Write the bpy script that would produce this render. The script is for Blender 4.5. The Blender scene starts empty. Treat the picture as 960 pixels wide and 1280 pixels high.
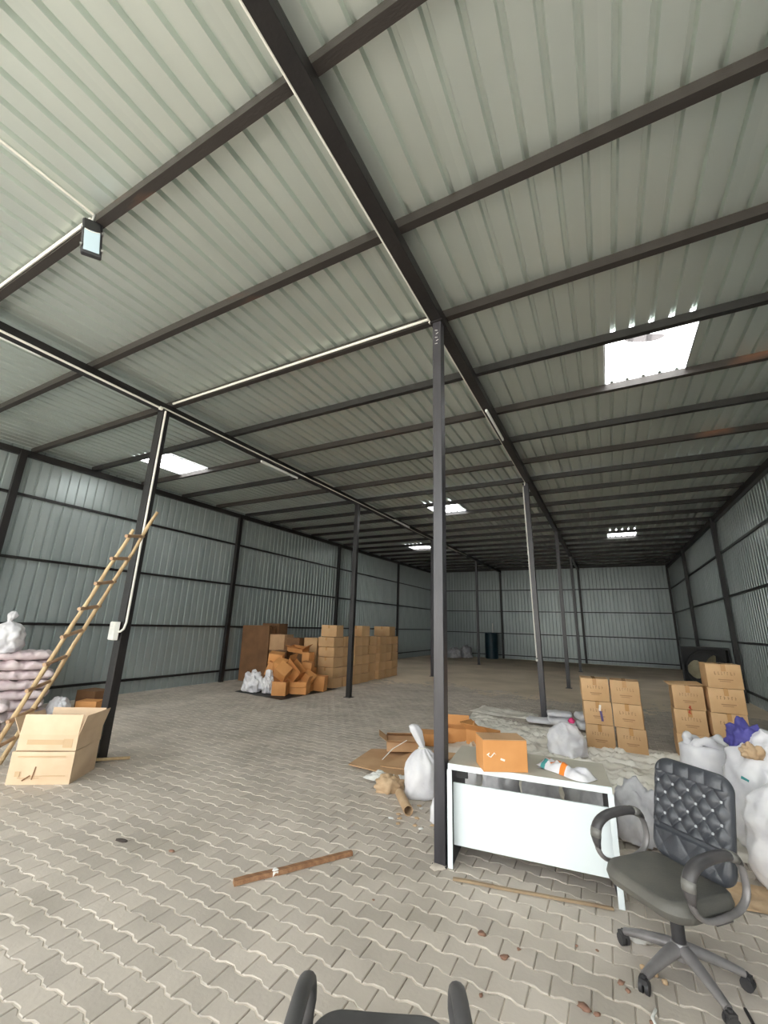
import bpy, bmesh, math, random
from mathutils import Vector, Matrix, noise, Euler
random.seed(7)
sc = bpy.context.scene
COL = sc.collection
PI = math.pi
# ------------------------------------------------------------------ camera
FPX, PITCH, YAW, ROLL, CAMH = 517.94, .2670, .4902, .0300, 1.824
fw = Vector((-math.sin(YAW)*math.cos(PITCH), math.cos(YAW)*math.cos(PITCH), math.sin(PITCH)))
rt = Vector((math.cos(YAW), math.sin(YAW), 0)); up = rt.cross(fw)
R2 = math.cos(ROLL)*rt + math.sin(ROLL)*up; U2 = -math.sin(ROLL)*rt + math.cos(ROLL)*up
cd = bpy.data.cameras.new('camera'); cam = bpy.data.objects.new('camera', cd); COL.objects.link(cam)
cd.sensor_fit = 'HORIZONTAL'; cd.sensor_width = 36; cd.lens = FPX/960*36; cd.clip_start = .02; cd.clip_end = 300
m = Matrix((R2, U2, -fw)).transposed().to_4x4(); m.translation = (0, 0, CAMH); cam.matrix_world = m
sc.camera = cam
# ------------------------------------------------------------------ daylight: overcast sky through the open front and the skylights
w = bpy.data.worlds.new('sky'); sc.world = w; w.use_nodes = True
bg = w.node_tree.nodes['Background']; bg.inputs[0].default_value = (.93, .98, 1.0, 1); bg.inputs[1].default_value = 1.0
sd_ = bpy.data.lights.new('sun', 'SUN'); sun = bpy.data.objects.new('sun', sd_); COL.objects.link(sun)
sd_.energy = 9.0; sd_.angle = math.radians(6); sd_.color = (1, .97, .93)
sun.rotation_euler = Vector((.30, .38, 1)).to_track_quat('Z', 'Y').to_euler(); sun.location = (10, 14, 30)
vs = sc.view_settings; vs.view_transform = 'Standard'; vs.look = 'None'; vs.gamma = 1; vs.use_curve_mapping = False
vs.exposure = 2.22
# ------------------------------------------------------------------ dimensions (metres)
XL, XB, XA, XR = -10.84, -6.16, -1.37, 3.33
YF, YW = -2.41, 28.42
Y0, Y1, Y2, Y3 = 3.73, 9.90, 15.88, 22.5
PUR0, DP = 3.84, 1.25
def ZR(y): return 5.11 + .0145*(y - 3.73)          # underside of the long beams
BH, PH = .13, .10                                   # beam and purlin height

# ------------------------------------------------------------------ materials
def lin(c):
    f = lambda v: v/12.92 if v <= .04045 else ((v+.055)/1.055)**2.4
    return tuple(f(v/255) for v in c) + (1,)
MATS = {}
def mat(name, c1, c2=None, scale=3., rough=.6, metal=0., bump=0., bscale=40., detail=4., coord='Object', stretch=None, spec=.5, rnd=0., trans=0.):
    M = bpy.data.materials.new(name); M.use_nodes = True; MATS[name] = M
    nt = M.node_tree; N = nt.nodes; L = nt.links
    b = N['Principled BSDF']; b.inputs['Roughness'].default_value = rough; b.inputs['Metallic'].default_value = metal
    b.inputs['Specular IOR Level'].default_value = spec
    b.inputs['Base Color'].default_value = lin(c1)
    tc = N.new('ShaderNodeTexCoord'); vec = tc.outputs[coord]
    if coord == 'World':
        pass
    if stretch:
        mp = N.new('ShaderNodeMapping'); mp.inputs['Scale'].default_value = stretch; L.new(vec, mp.inputs[0]); vec = mp.outputs[0]
    out = None
    if c2:
        n = N.new('ShaderNodeTexNoise'); n.inputs['Scale'].default_value = scale; n.inputs['Detail'].default_value = detail
        L.new(vec, n.inputs['Vector'])
        r = N.new('ShaderNodeValToRGB'); r.color_ramp.elements[0].position = .35; r.color_ramp.elements[1].position = .68
        r.color_ramp.elements[0].color = lin(c1); r.color_ramp.elements[1].color = lin(c2)
        L.new(n.outputs['Fac'], r.inputs[0]); out = r.outputs[0]
    if rnd:
        oi = N.new('ShaderNodeObjectInfo'); hs = N.new('ShaderNodeHueSaturation')
        mr = N.new('ShaderNodeMapRange'); mr.inputs[3].default_value = 1-rnd; mr.inputs[4].default_value = 1+rnd
        L.new(oi.outputs['Random'], mr.inputs[0]); L.new(mr.outputs[0], hs.inputs['Value'])
        if out: L.new(out, hs.inputs['Color'])
        else: hs.inputs['Color'].default_value = lin(c1)
        out = hs.outputs[0]
    if out: L.new(out, b.inputs['Base Color'])
    if bump:
        n2 = N.new('ShaderNodeTexNoise'); n2.inputs['Scale'].default_value = bscale; n2.inputs['Detail'].default_value = 5
        L.new(vec, n2.inputs['Vector'])
        bp = N.new('ShaderNodeBump'); bp.inputs['Strength'].default_value = bump; bp.inputs['Distance'].default_value = .02
        L.new(n2.outputs['Fac'], bp.inputs['Height']); L.new(bp.outputs[0], b.inputs['Normal'])
    return M
mat('roof_steel', (229,236,230), (214,222,217), .35, .44, .85, 0, spec=.4, stretch=(3,.4,1))
mat('wall_steel', (168,177,177), (147,157,157), .5, .33, .3, 0, spec=.5, stretch=(1,1,.3))
mat('black_paint', (35,32,32), (26,24,25), 2.5, .42, 0, .15, 30, spec=.5)
mat('column_paint', (62,60,66), (44,42,46), 1.5, .38, 0, .12, 25, spec=.6, stretch=(6,6,1))
mat('column_black', (40,37,39), (30,28,29), 1.5, .38, 0, .12, 25, spec=.5, stretch=(6,6,1))
mat('rusty_paint', (46,41,38), (104,72,54), 1.1, .6, 0, .15, 30, stretch=(.7,3,3))
# rust only in small patches
_r = [n for n in MATS['rusty_paint'].node_tree.nodes if n.type == 'VALTORGB'][0]
_r.color_ramp.elements[0].position = .62; _r.color_ramp.elements[1].position = .76
mat('pvc', (232,230,222), None, rough=.4)
mat('white_plastic', (235,235,230), None, rough=.35)
mat('tube_white', (245,246,244), None, rough=.3)
mat('sand', (230,219,206), (208,197,184), 6, .9, coord='Object')
mat('concrete_far', (222,206,184), (198,182,160), .7, .8, 0, .1, 20, detail=8)
mat('ground_out', (178,174,166), (160,156,148), .5, .9)
mat('kraft', (212,174,130), (198,158,113), 2.5, .7, 0, .06, 15, rnd=.08)
mat('kraft_pale', (226,200,170), (212,184,152), 3, .75, 0, .06, 12)
mat('kraft_orange', (216,154,94), (203,140,80), 3, .7, 0, .05, 12, rnd=.09)
mat('kraft_dark', (128,92,62), (110,78,52), 3, .8, 0, .05, 10, rnd=.08)
mat('kraft_flat', (198,160,122), (180,142,104), 3, .8, 0, .1, 14, rnd=.07)
mat('kraft_inside', (196,168,132), None, rough=.85)
mat('tape', (196,150,98), None, rough=.22, spec=.6)
mat('print', (166,128,90), None, rough=.8)
mat('near_plastic', (92,90,90), (74,72,72), 6, .5)
mat('print_pale', (204,174,138), None, rough=.8)
mat('print_red', (190,80,50), None, rough=.8)
mat('print_purple', (96,84,130), None, rough=.6)
mat('print_white', (246,240,230), None, rough=.6)
mat('sack_white', (232,230,232), (212,210,216), 5, .55, 0, .35, 14)
mat('sack_pink', (226,212,212), (205,186,190), 6, .55, 0, .4, 12, rnd=.06)
mat('bag_grey', (205,204,208), (176,174,180), 6, .5, 0, .4, 10)
mat('poly_sheet', (232,227,218), (206,199,187), 2.2, .42, 0, .5, 7, detail=6, spec=.4)
mat('black_tarp', (52,50,50), (38,36,37), 4, .6, 0, .3, 12)
mat('desk_white', (232,240,243), None, rough=.3, spec=.5)
mat('desk_top', (196,190,176), (182,175,160), 2.5, .5, coord='Object')
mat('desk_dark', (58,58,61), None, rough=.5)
mat('dark_gap', (40,40,42), None, rough=.6)
mat('bamboo', (204,180,140), (168,140,104), 4, .65, 0, .15, 20, stretch=(3,3,.6))
mat('rung_wood', (190,158,128), (160,126,98), 5, .7)
mat('slat_wood', (162,122,88), (128,88,62), 5, .7, 0, .2, 20, stretch=(.6,6,6))
mat('strip_wood', (158,136,108), (140,118,94), 5, .8)
mat('leather', (46,47,52), (38,39,44), 8, .36, 0, .12, 120, spec=.55)
mat('leather_dusty', (108,105,98), (82,81,78), 3.5, .55, 0, .12, 90, spec=.4)
mat('leather_back', (72,74,80), (56,58,64), 5, .38, 0, .1, 120, spec=.55)
mat('button', (176,178,182), None, rough=.35)
mat('chair_plastic', (66,64,66), (88,84,84), 6, .42, spec=.5)
mat('chair_grey', (140,136,136), (116,112,112), 7, .38, .25)
mat('band_grey', (128,126,122), (100,98,94), 12, .45)
mat('caster_black', (44,43,46), (64,62,62), 10, .6)
mat('barrel_blue', (28,62,76), (22,52,66), 3, .4)
mat('fan_black', (30,30,32), (24,24,26), 3, .5)
mat('fan_beige', (176,168,142), (150,142,118), 5, .6)
mat('blue_cloth', (86,82,160), (60,58,124), 8, .6, 0, .3, 16)
mat('paper_brown', (196,168,136), (176,146,112), 7, .8, 0, .3, 12)
mat('paper_white', (232,230,226), (214,212,208), 7, .7, 0, .3, 14)
mat('leaf_dry', (126,92,78), (156,122,100), 8, .8)
mat('dirt_dark', (62,54,50), None, rough=.9)
mat('orange_print', (238,132,50), None, rough=.4)
mat('teal_print', (70,150,150), None, rough=.4)
mat('magenta', (214,60,120), None, rough=.5)
mat('lamp_housing', (62,62,66), None, rough=.4, metal=.4)
mat('lamp_glass', (190,212,226), None, rough=.12, spec=.8)
mat('steel_bright', (190,190,192), None, rough=.3, metal=.9)
mat('mark_chalk', (200,198,196), None, rough=.9)
# translucent skylight sheet with a dirt patch
M = bpy.data.materials.new('skylight_sheet'); M.use_nodes = True; MATS['skylight_sheet'] = M
N = M.node_tree.nodes; Lk = M.node_tree.links; N.remove(N['Principled BSDF'])
tr = N.new('ShaderNodeBsdfTranslucent'); tp = N.new('ShaderNodeBsdfTransparent'); mx = N.new('ShaderNodeMixShader'); gl = N.new('ShaderNodeBsdfGlossy'); mx2 = N.new('ShaderNodeMixShader')
tr.inputs[0].default_value = (.80, .82, .83, 1); tp.inputs[0].default_value = (.85, .87, .88, 1); mx.inputs[0].default_value = .0
gl.inputs['Roughness'].default_value = .25; mx2.inputs[0].default_value = .04
Lk.new(tr.outputs[0], mx.inputs[1]); Lk.new(tp.outputs[0], mx.inputs[2]); Lk.new(mx.outputs[0], mx2.inputs[1]); Lk.new(gl.outputs[0], mx2.inputs[2])
Lk.new(mx2.outputs[0], N['Material Output'].inputs[0])
M = bpy.data.materials.new('skylight_dirt'); M.use_nodes = True; MATS['skylight_dirt'] = M
N = M.node_tree.nodes; N.remove(N['Principled BSDF']); tr = N.new('ShaderNodeBsdfTranslucent'); tr.inputs[0].default_value = (.06,.055,.055,1); M.node_tree.links.new(tr.outputs[0], N['Material Output'].inputs[0])
# pavers: concrete with a per-stone tint and dust that lies in drifts over the yard
M = mat('paver', (196,185,174), (175,165,153), 1.2, .8, 0, .10, 40, detail=8)
N = M.node_tree.nodes; Lk = M.node_tree.links
geo = N.new('ShaderNodeNewGeometry'); oi = N.new('ShaderNodeObjectInfo'); add = N.new('ShaderNodeMath'); fr = N.new('ShaderNodeMath'); fr.operation = 'FRACT'
Lk.new(geo.outputs['Random Per Island'], add.inputs[0]); Lk.new(oi.outputs['Random'], add.inputs[1]); Lk.new(add.outputs[0], fr.inputs[0])
mr = N.new('ShaderNodeMapRange'); mr.inputs[3].default_value = .88; mr.inputs[4].default_value = 1.1; Lk.new(fr.outputs[0], mr.inputs[0])
hs = N.new('ShaderNodeHueSaturation'); Lk.new(mr.outputs[0], hs.inputs['Value'])
ramp = [n for n in N if n.type == 'VALTORGB'][0]; nz = [n for n in N if n.type == 'TEX_NOISE']
for n in nz: Lk.new(geo.outputs['Position'], n.inputs['Vector'])
Lk.new(ramp.outputs[0], hs.inputs['Color']); Lk.new(hs.outputs[0], N['Principled BSDF'].inputs['Base Color'])
for nm in ('sand', 'concrete_far'):
    M = MATS[nm]; g = M.node_tree.nodes.new('ShaderNodeNewGeometry')
    for n in M.node_tree.nodes:
        if n.type == 'TEX_NOISE': M.node_tree.links.new(g.outputs['Position'], n.inputs['Vector'])

# ------------------------------------------------------------------ helpers
class MB:
    def __init__(s): s.v = []; s.f = []; s.smooth = False
    def add(s, vs, fs):
        o = len(s.v); s.v += [Vector(v) for v in vs]; s.f += [tuple(i+o for i in f) for f in fs]; return s
    def box(s, c, d, rot=None):
        x, y, z = d[0]/2, d[1]/2, d[2]/2; c = Vector(c)
        vs = [Vector(p) for p in ((-x,-y,-z),(x,-y,-z),(x,y,-z),(-x,y,-z),(-x,-y,z),(x,-y,z),(x,y,z),(-x,y,z))]
        if rot is not None: vs = [rot @ v for v in vs]
        return s.add([v+c for v in vs], [(0,3,2,1),(4,5,6,7),(0,1,5,4),(1,2,6,5),(2,3,7,6),(3,0,4,7)])
    def tube(s, pts, r, n=8, cap=True, closed=False):
        pts = [Vector(p) for p in pts]; k = len(pts); rs = r if isinstance(r, (list, tuple)) else [r]*k
        o = len(s.v); prev = None
        for i, p in enumerate(pts):
            if closed: t = pts[(i+1) % k] - pts[i-1]
            else: t = pts[min(i+1, k-1)] - pts[max(i-1, 0)]
            t.normalize()
            if prev is None:
                a = Vector((0,0,1)) if abs(t.z) < .9 else Vector((1,0,0)); a = (a - t*a.dot(t)).normalized()
            else:
                a = (prev - t*prev.dot(t)).normalized()
            prev = a; b = t.cross(a)
            for j in range(n):
                q = 2*PI*j/n; s.v.append(p + (a*math.cos(q) + b*math.sin(q))*rs[i])
        for i in range(k if closed else k-1):
            i2 = (i+1) % k
            for j in range(n):
                j2 = (j+1) % n; s.f.append((o+i*n+j, o+i*n+j2, o+i2*n+j2, o+i2*n+j))
        if cap and not closed:
            s.f.append(tuple(o+j for j in reversed(range(n)))); s.f.append(tuple(o+(k-1)*n+j for j in range(n)))
        return s
    def strap(s, pts, nrm, a, b, n=10, closed=False):      # elliptical section swept in the plane whose normal is nrm
        pts = [Vector(p) for p in pts]; k = len(pts); nrm = Vector(nrm); o = len(s.v)
        for i, p in enumerate(pts):
            t = (pts[(i+1) % k] - pts[i-1]) if closed else (pts[min(i+1, k-1)] - pts[max(i-1, 0)])
            t.normalize(); q = t.cross(nrm).normalized()
            aa = a[i] if isinstance(a, list) else a; bb = b[i] if isinstance(b, list) else b
            for j in range(n):
                th = 2*PI*j/n; s.v.append(p + nrm*aa*math.cos(th) + q*bb*math.sin(th))
        for i in range(k if closed else k-1):
            i2 = (i+1) % k
            for j in range(n):
                j2 = (j+1) % n; s.f.append((o+i*n+j, o+i*n+j2, o+i2*n+j2, o+i2*n+j))
        if not closed:
            s.f.append(tuple(o+j for j in reversed(range(n)))); s.f.append(tuple(o+(k-1)*n+j for j in range(n)))
        return s
    def lathe(s, prof, n=24, c=(0,0,0), fn=None):
        o = len(s.v); c = Vector(c)
        for i, (r, z) in enumerate(prof):
            for j in range(n):
                a = 2*PI*j/n; rr = r*(fn(a, i/(len(prof)-1)) if fn else 1)
                s.v.append(c + Vector((rr*math.cos(a), rr*math.sin(a), z)))
        for i in range(len(prof)-1):
            for j in range(n):
                j2 = (j+1) % n; s.f.append((o+i*n+j, o+i*n+j2, o+(i+1)*n+j2, o+(i+1)*n+j))
        s.f.append(tuple(o+j for j in reversed(range(n)))); s.f.append(tuple(o+(len(prof)-1)*n+j for j in range(n)))
        return s
    def mesh(s, name, material, smooth=False, bevel=0., segs=2):
        me = bpy.data.meshes.new(name); me.from_pydata([tuple(v) for v in s.v], [], s.f)
        bm = bmesh.new(); bm.from_mesh(me)
        bmesh.ops.recalc_face_normals(bm, faces=bm.faces)
        if bevel:
            es = [e for e in bm.edges if len(e.link_faces) == 2 and e.calc_face_angle(0) > .6]
            bmesh.ops.bevel(bm, geom=es, offset=bevel, segments=segs, affect='EDGES', profile=.5)
        bm.to_mesh(me); bm.free()
        if smooth:
            for p in me.polygons: p.use_smooth = True
            if smooth != True: me.set_sharp_from_angle(angle=math.radians(smooth))
        me.materials.append(MATS[material]); return me
    def build(s, name, material, parent=None, smooth=False, bevel=0., segs=2):
        return link(name, s.mesh(name, material, smooth, bevel, segs), parent)
def link(name, data, parent=None):
    o = bpy.data.objects.new(name, data); COL.objects.link(o)
    if parent: o.parent = parent
    return o
def tag(o, label, cat=None, group=None, kind=None):
    o['label'] = label
    if cat: o['category'] = cat
    if group: o['group'] = group
    if kind: o['kind'] = kind
    return o
def thing(name, label, cat, loc=(0,0,0), rz=0, group=None, kind=None, rot=None):
    o = link(name, None); o.location = loc; o.rotation_euler = rot if rot else (0,0,rz); o.empty_display_size = .1
    return tag(o, label, cat, group, kind)
def rotm(x=0, y=0, z=0): return Euler((x,y,z)).to_matrix()
def nv(p, s=1., seed=0.): return noise.noise(Vector(p)*s + Vector((seed*7.3, seed*3.1, seed*1.7)))

# ================================================================== SETTING
# ------------------------------------------------------------------ floor
PL, PW, GX, GZ = .196, .139, .006, .009      # paver length, row pitch, joints
b = MB(); b.box(((XL+XR)/2, (YF+YW)/2-.5, -.062), (XR-XL+.6, YW-YF+1.6, .10))
floor = b.build('floor', 'sand'); tag(floor, 'interlocking grey zigzag concrete pavers with pale sand joints, dusty towards the back', 'floor', kind='structure')
b = MB(); b.box(((XL+XR)/2, -23.5, -.08), (70, 42, .12)); gr = b.build('ground', 'ground_out')
tag(gr, 'open concrete yard in front of the shed', 'ground', kind='structure')
b = MB(); b.box(((XL+XR)/2, -15, 1.6), (60, .25, 3.2)); b.box(((XL+XR)/2, -15, 3.24), (60, .35, .08)); tag(b.build('wall_sky_blocker', 'ground_out'), 'unseen plastered wall added across the yard to block low sky', 'wall', kind='structure')  # unseen wall, added to cut low sky light and darken the shed's back
def gz(x):
    x = (x/PL) % 1.0
    ks = ((0,-.009),(.12,-.009),(.30,.011),(.62,.013),(.80,-.009),(1,-.009))
    for (a,ya),(c,yc) in zip(ks, ks[1:]):
        if x <= c: return ya + (yc-ya)*(x-a)/(c-a)
def paver_poly():
    xs = (GX/2, .12*PL, .30*PL, .62*PL, .80*PL, PL-GX/2)
    lo = [(x, gz(x)+GZ/2) for x in xs]
    xt = (PL-GX/2, .8*PL, .62*PL, .5*PL, .30*PL, .12*PL, GX/2)
    hi = [(x, PW+gz(x+PL/2)-GZ/2) for x in xt]
    return lo + hi
POLY = paver_poly()
def add_paver(b, x, y, z=0., tx=0., ty=0.):
    n = len(POLY); top = []; ch = []; bot = []
    cx, cy = PL/2, PW/2
    for px, py in POLY:
        zz = z + tx*(px-cx) + ty*(py-cy)
        ix = px + (cx-px)*.045; iy = py + (cy-py)*.06
        top.append((x+ix, y+iy, zz)); ch.append((x+px, y+py, zz-.004)); bot.append((x+px, y+py, -.013))
    b.add(top+ch+bot, [tuple(range(n))] + [(n+i, n+(i+1) % n, (i+1) % n, i) for i in range(n)] + [(2*n+i, 2*n+(i+1) % n, n+(i+1) % n, n+i) for i in range(n)])
b = MB(); add_paver(b, 0, 0); paver_me = b.mesh('paver', 'paver')
def infront(P):
    d = Vector(P) - Vector((0,0,CAMH)); z = d.dot(fw)
    if z < .1: return False
    x = 480 + FPX*d.dot(R2)/z; y = 640 - FPX*d.dot(U2)/z
    return -20 < x < 980 and y < 1300
cells = []; near = []
YP1 = 14.5
row = 0; y = YF - .3
while y < YP1:
    x = XL - .2 + (PL/2 if row % 2 else 0) - 1.574 % PL
    while x < XR:
        c = (x+PL/2, y+PW/2, 0)
        if infront(c): near.append((c[0]**2 + c[1]**2, x, y))
        else: cells.append((x, y))
        x += PL
    row += 1; y += PW
near.sort()
for i, (d, x, y) in enumerate(near):
    if i < 300:
        o = link('paver', paver_me, floor); o.location = (x, y, random.uniform(-.0015,.0012)); o.rotation_euler = (random.gauss(0,.006), random.gauss(0,.006), 0)
    else: cells.append((x, y))
b = MB(); rr = random.Random(3)
for x, y in cells: add_paver(b, x, y, rr.uniform(-.0015,.0012), rr.gauss(0,.008), rr.gauss(0,.008))
f = b.build('paver_field', 'paver', floor); f['kind'] = 'stuff'
# pale sand swept into the long joints
b = MB(); row = 0; y = YF - .3
while y < YP1:
    ph = (PL/2 if row % 2 else 0); x0 = XL - .2 - 1.574 % PL
    vs = []; KS = (0,.12,.30,.62,.80); k = int((XR-XL+.4)/PL*5)
    for i in range(k+1):
        x = x0 + ph - PL + (i//5 + KS[i % 5])*PL; g = gz(x-x0-ph)
        if x > XR+.1: break
        vs += [(x, y+g-GZ*.55, -.0045+rr.uniform(-.002,.002)), (x, y+g+GZ*.55, -.0045+rr.uniform(-.002,.002))]
    b.add(vs, [(2*i, 2*i+2, 2*i+3, 2*i+1) for i in range(len(vs)//2-1)])
    row += 1; y += PW
f = b.build('joint_sand', 'sand', floor); f['kind'] = 'stuff'
# the back of the shed is covered by packed dust
b = MB(); nx, ny = 60, 60; vs = []
for j in range(ny+1):
    for i in range(nx+1):
        x = XL + (XR-XL)*i/nx; y = 8.6 + (YW-8.6)*(j/ny)
        e = max(0, min(1, (y-9.2-1.6*nv((x*.35, y*.35, 0))-.5*nv((x*1.4,y*1.4,3)))/5.5))
        vs.append((x, y, -.014 + .0175*e**.8 + .003*nv((x*1.3, y*1.3, 1))))
b.add(vs, [(j*(nx+1)+i, j*(nx+1)+i+1, (j+1)*(nx+1)+i+1, (j+1)*(nx+1)+i) for j in range(ny) for i in range(nx)])
f = b.build('dust_layer', 'concrete_far', floor, smooth=True); f['kind'] = 'stuff'

# ------------------------------------------------------------------ profiled sheets
def profile(width, pitch=.2, depth=.05, mouth=.056, foot=.03):
    n = max(1, round(width/pitch)); p = width/n; pts = [(0,0)]
    for i in range(n):
        c = (i+.5)*p
        pts += [(c-mouth/2, 0), (c-foot/2, depth), (c+foot/2, depth), (c+mouth/2, 0)]
    return pts + [(width, 0)]
def sheet_mesh(name, material, width, length, nl=1, depth=.05):
    # x across, y along, z away from the room
    b = MB(); pr = profile(width, depth=depth); k = len(pr); vs = []
    for j in range(nl+1):
        for x, z in pr: vs.append((x, length*j/nl, z))
    b.add(vs, [(j*k+i, j*k+i+1, (j+1)*k+i+1, (j+1)*k+i) for j in range(nl) for i in range(k-1)])
    return b.mesh(name, material)
# ------------------------------------------------------------------ ceiling
ceil = thing('ceiling', 'pale grey-green ribbed steel roof sheets on black purlins and beams', 'ceiling', (0,0,0), kind='structure')
SL = math.atan(.0145)
def sheet_z(y): return ZR(y) + BH + PH + .002
def rows_of(k): return PUR0 + DP*k
skies = [(.29, 1, 'large bright translucent skylight over the right bay, nearest of the five'),
         (-9.25, 1, 'bright translucent skylight over the left bay beside the tall column with the ladder'),
         (-4.71, 6, 'bright translucent skylight over the middle bay, half hidden by the centre column'),
         (-8.25, 11, 'small far bright skylight over the left bay, in front of the back wall'),
         (.29, 11, 'small far bright skylight over the right bay, in front of the back wall')]
cols = []
x = .29
while x < XR+.25: cols.append((x, min(1., XR+.3-x))); x += 1.
x = .29
while x > -5.6: x -= 1.; cols.append((x, 1.))
cols.append((-6.25, .54))
x = -6.25
while x > XL-.3: x2 = max(XL-.3, x-1.); cols.append((x2, x-x2)); x -= 1.
cols = [c for c in cols if c[1] > .05]
LAPS = [YF, rows_of(5)-.1, rows_of(13)-.1, YW+.1]
smc = {}
for x, wd in cols:
    holes = [rows_of(k) for sx, k, _ in skies if abs(sx-x) < .02]
    ys = sorted(set([round(v,3) for v in LAPS + holes + [h+DP for h in holes]]))
    for a, c in zip(ys, ys[1:]):
        if any(abs(a-h) < .01 for h in holes): continue
        key = (round(wd,3), round(c-a,3))
        if key not in smc: smc[key] = sheet_mesh('roof_sheet', 'roof_steel', wd, c-a, max(1,int((c-a)/2)))
        o = link('roof_sheet', smc[key], ceil); o.location = (x, a, sheet_z(a)); o.rotation_euler = (SL, 0, 0)
pane_me = sheet_mesh('pane', 'skylight_sheet', 1.0, DP, 2)
for i, (sx, k, lab) in enumerate(skies):
    t = thing('window_%d' % (i+1), lab, 'skylight', (sx, rows_of(k), sheet_z(rows_of(k))), kind='structure'); t.rotation_euler = (SL,0,0)
    link('pane', pane_me, t)
    b = MB()
    for xx in (.008, .992): b.box((xx, DP/2, -.012), (.016, DP, .02))
    b.build('side_flashing', 'steel_bright', t)
    if i == 0:
        b = MB(); pts = []
        for q in range(22):
            a = 2*PI*q/22; pts.append((.45+.22*math.cos(a), .26+.085*math.sin(a)*(1+.25*math.sin(2*a))+.05*math.cos(a), -.003))
        n = len(pts); b.add(pts, [tuple(range(n))])
        o = b.build('dirt_patch', 'skylight_dirt', t); o['label'] = 'grey dirt patch on the skylight'
# purlins
for k in range(-5, 20):
    y = rows_of(k); b = MB(); z = ZR(y)+BH
    b.box(((XL+XR)/2, 0, PH/2), (XR-XL, .065, PH)); b.box(((XL+XR)/2, .0, -.002), (XR-XL, .075, .008))
    o = b.build('purlin', 'rusty_paint' if k in (-2,-1,0,2,4,-3) else 'black_paint', ceil); o.location = (0, y, z)
b = MB(); b.box(((XL+XR)/2, 0, PH/2), (XR-XL, .065, PH)); o = b.build('purlin', 'black_paint', ceil); o.location = (0, YW-.05, ZR(YW)+BH)
def along(x, w_, h_, z0, name, parent, m='black_paint'):
    b = MB(); ya, yb = YF, YW; za, zb = ZR(ya)+z0, ZR(yb)+z0
    vs = [(x-w_/2,ya,za),(x+w_/2,ya,za),(x+w_/2,yb,zb),(x-w_/2,yb,zb),(x-w_/2,ya,za+h_),(x+w_/2,ya,za+h_),(x+w_/2,yb,zb+h_),(x-w_/2,yb,zb+h_)]
    b.add(vs, [(0,3,2,1),(4,5,6,7),(0,1,5,4),(1,2,6,5),(2,3,7,6),(3,0,4,7)]); return b.build(name, m, parent, bevel=.006)
along(XA, .13, BH, 0, 'beam', ceil); along(XB, .13, BH, 0, 'beam', ceil)
along(XL+.08, .10, BH, 0, 'eave_beam', ceil); along(XR-.08, .12, BH+.03, -.03, 'eave_beam', ceil)
# ------------------------------------------------------------------ walls
def wall(name, label, p0, dirv, length, inward, posts, rails, tops, wside):
    t = thing(name, label, 'wall', p0, kind='structure')
    dv = Vector(dirv); iv = Vector(inward); n = round(length); wd = length/n
    for i in range(n):
        pa = Vector(p0) + dv*(wd*i); zt = tops((Vector(p0)+dv*(wd*(i+.5))).y)
        key = (round(wd,3), round(zt,2))
        if key not in smc: smc[key] = sheet_mesh('wall_sheet', 'wall_steel', wd, round(zt,2), 1, .028)
        o = link('wall_sheet', smc[key], t)
        mm = Matrix((dv, Vector((0,0,1)), -iv)).transposed().to_4x4(); mm.translation = pa - Vector(p0); o.matrix_local = mm
    for z in rails:
        b = MB(); c = dv*(length/2) + iv*.035 + Vector((0,0,z)); d = (abs(dv.x)*length + abs(iv.x)*.05, abs(dv.y)*length + abs(iv.y)*.05, .055)
        b.box(c, d); b.build('rail', 'black_paint', t)
    for s, wp, dp in posts:
        h = tops((Vector(p0)+dv*s).y) - .16
        b = MB(); c = dv*s + iv*(.06+dp/2) + Vector((0,0,h/2)); d = (abs(dv.x)*wp + abs(iv.x)*dp, abs(dv.y)*wp + abs(iv.y)*dp, h)
        b.box(c, d); b.build('post', 'black_paint', t, bevel=.006)
    return t
RAILS = (.32, 1.64, 2.97, 4.29)
top = lambda y: ZR(y)+BH+PH+.03
wall('wall_left', 'long left wall of ribbed grey steel sheets with black posts and rails', (XL,YF,0), (0,1,0), YW-YF, (1,0,0), [(yy-YF,.13,.10) for yy in (YF+.1,3.66,9.79,15.85,22.15)], RAILS, top, -1)
wall('wall_right', 'right wall of ribbed grey steel sheets with heavy black posts', (XR,YF,0), (0,1,0), YW-YF, (-1,0,0), [(yy-YF,.15,.12) for yy in (YF+.1,3.7,9.9,16.05,22.25)], RAILS, top, 1)
wall('wall_back', 'dim back wall of ribbed steel sheets at the far end', (XL,YW,0), (1,0,0), XR-XL, (0,-1,0), [(s-XL,.12,.08) for s in (XL+.1,XB,XA,XR-.1)], (.22,1.55,2.93,4.29), top, 0)

# ================================================================== COLUMNS, PIPES, LIGHTS
def column(x, y, label, wx=.115, wy=.10, lean=0., bp=.2, m='column_paint'):
    t = thing('steel_column', label, 'column', (x,y,0), group='steel columns down the middle of the shed')
    h = ZR(y)
    b = MB(); b.box((0,0,h/2), (wx,wy,h))
    for v in b.v:
        v.x += lean*v.z/h
    b.build('shaft', m, t, bevel=.006)
    b = MB(); b.box((0,0,.006), (bp,bp,.012)); b.build('base_plate', 'black_paint', t, bevel=.003)
    b = MB(); b.box((lean,0,h-.005), (.15,.15,.012)); b.build('cap_plate', 'black_paint', t, bevel=.002)
    return t
cA0 = column(XA, Y0, 'tall black steel column touching the white desk, closest to the viewer', .095, .11, bp=.125)
b = MB(); nb = 16
b.lathe([(.07,0),(.065,.006),(.05,.014),(.03,.018)], nb, (-.01,-.05,0), lambda a, t: 1+.18*math.sin(3*a+1)+.1*math.sin(7*a))
b.build('mortar_lump', 'paver', cA0, smooth=True)
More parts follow.
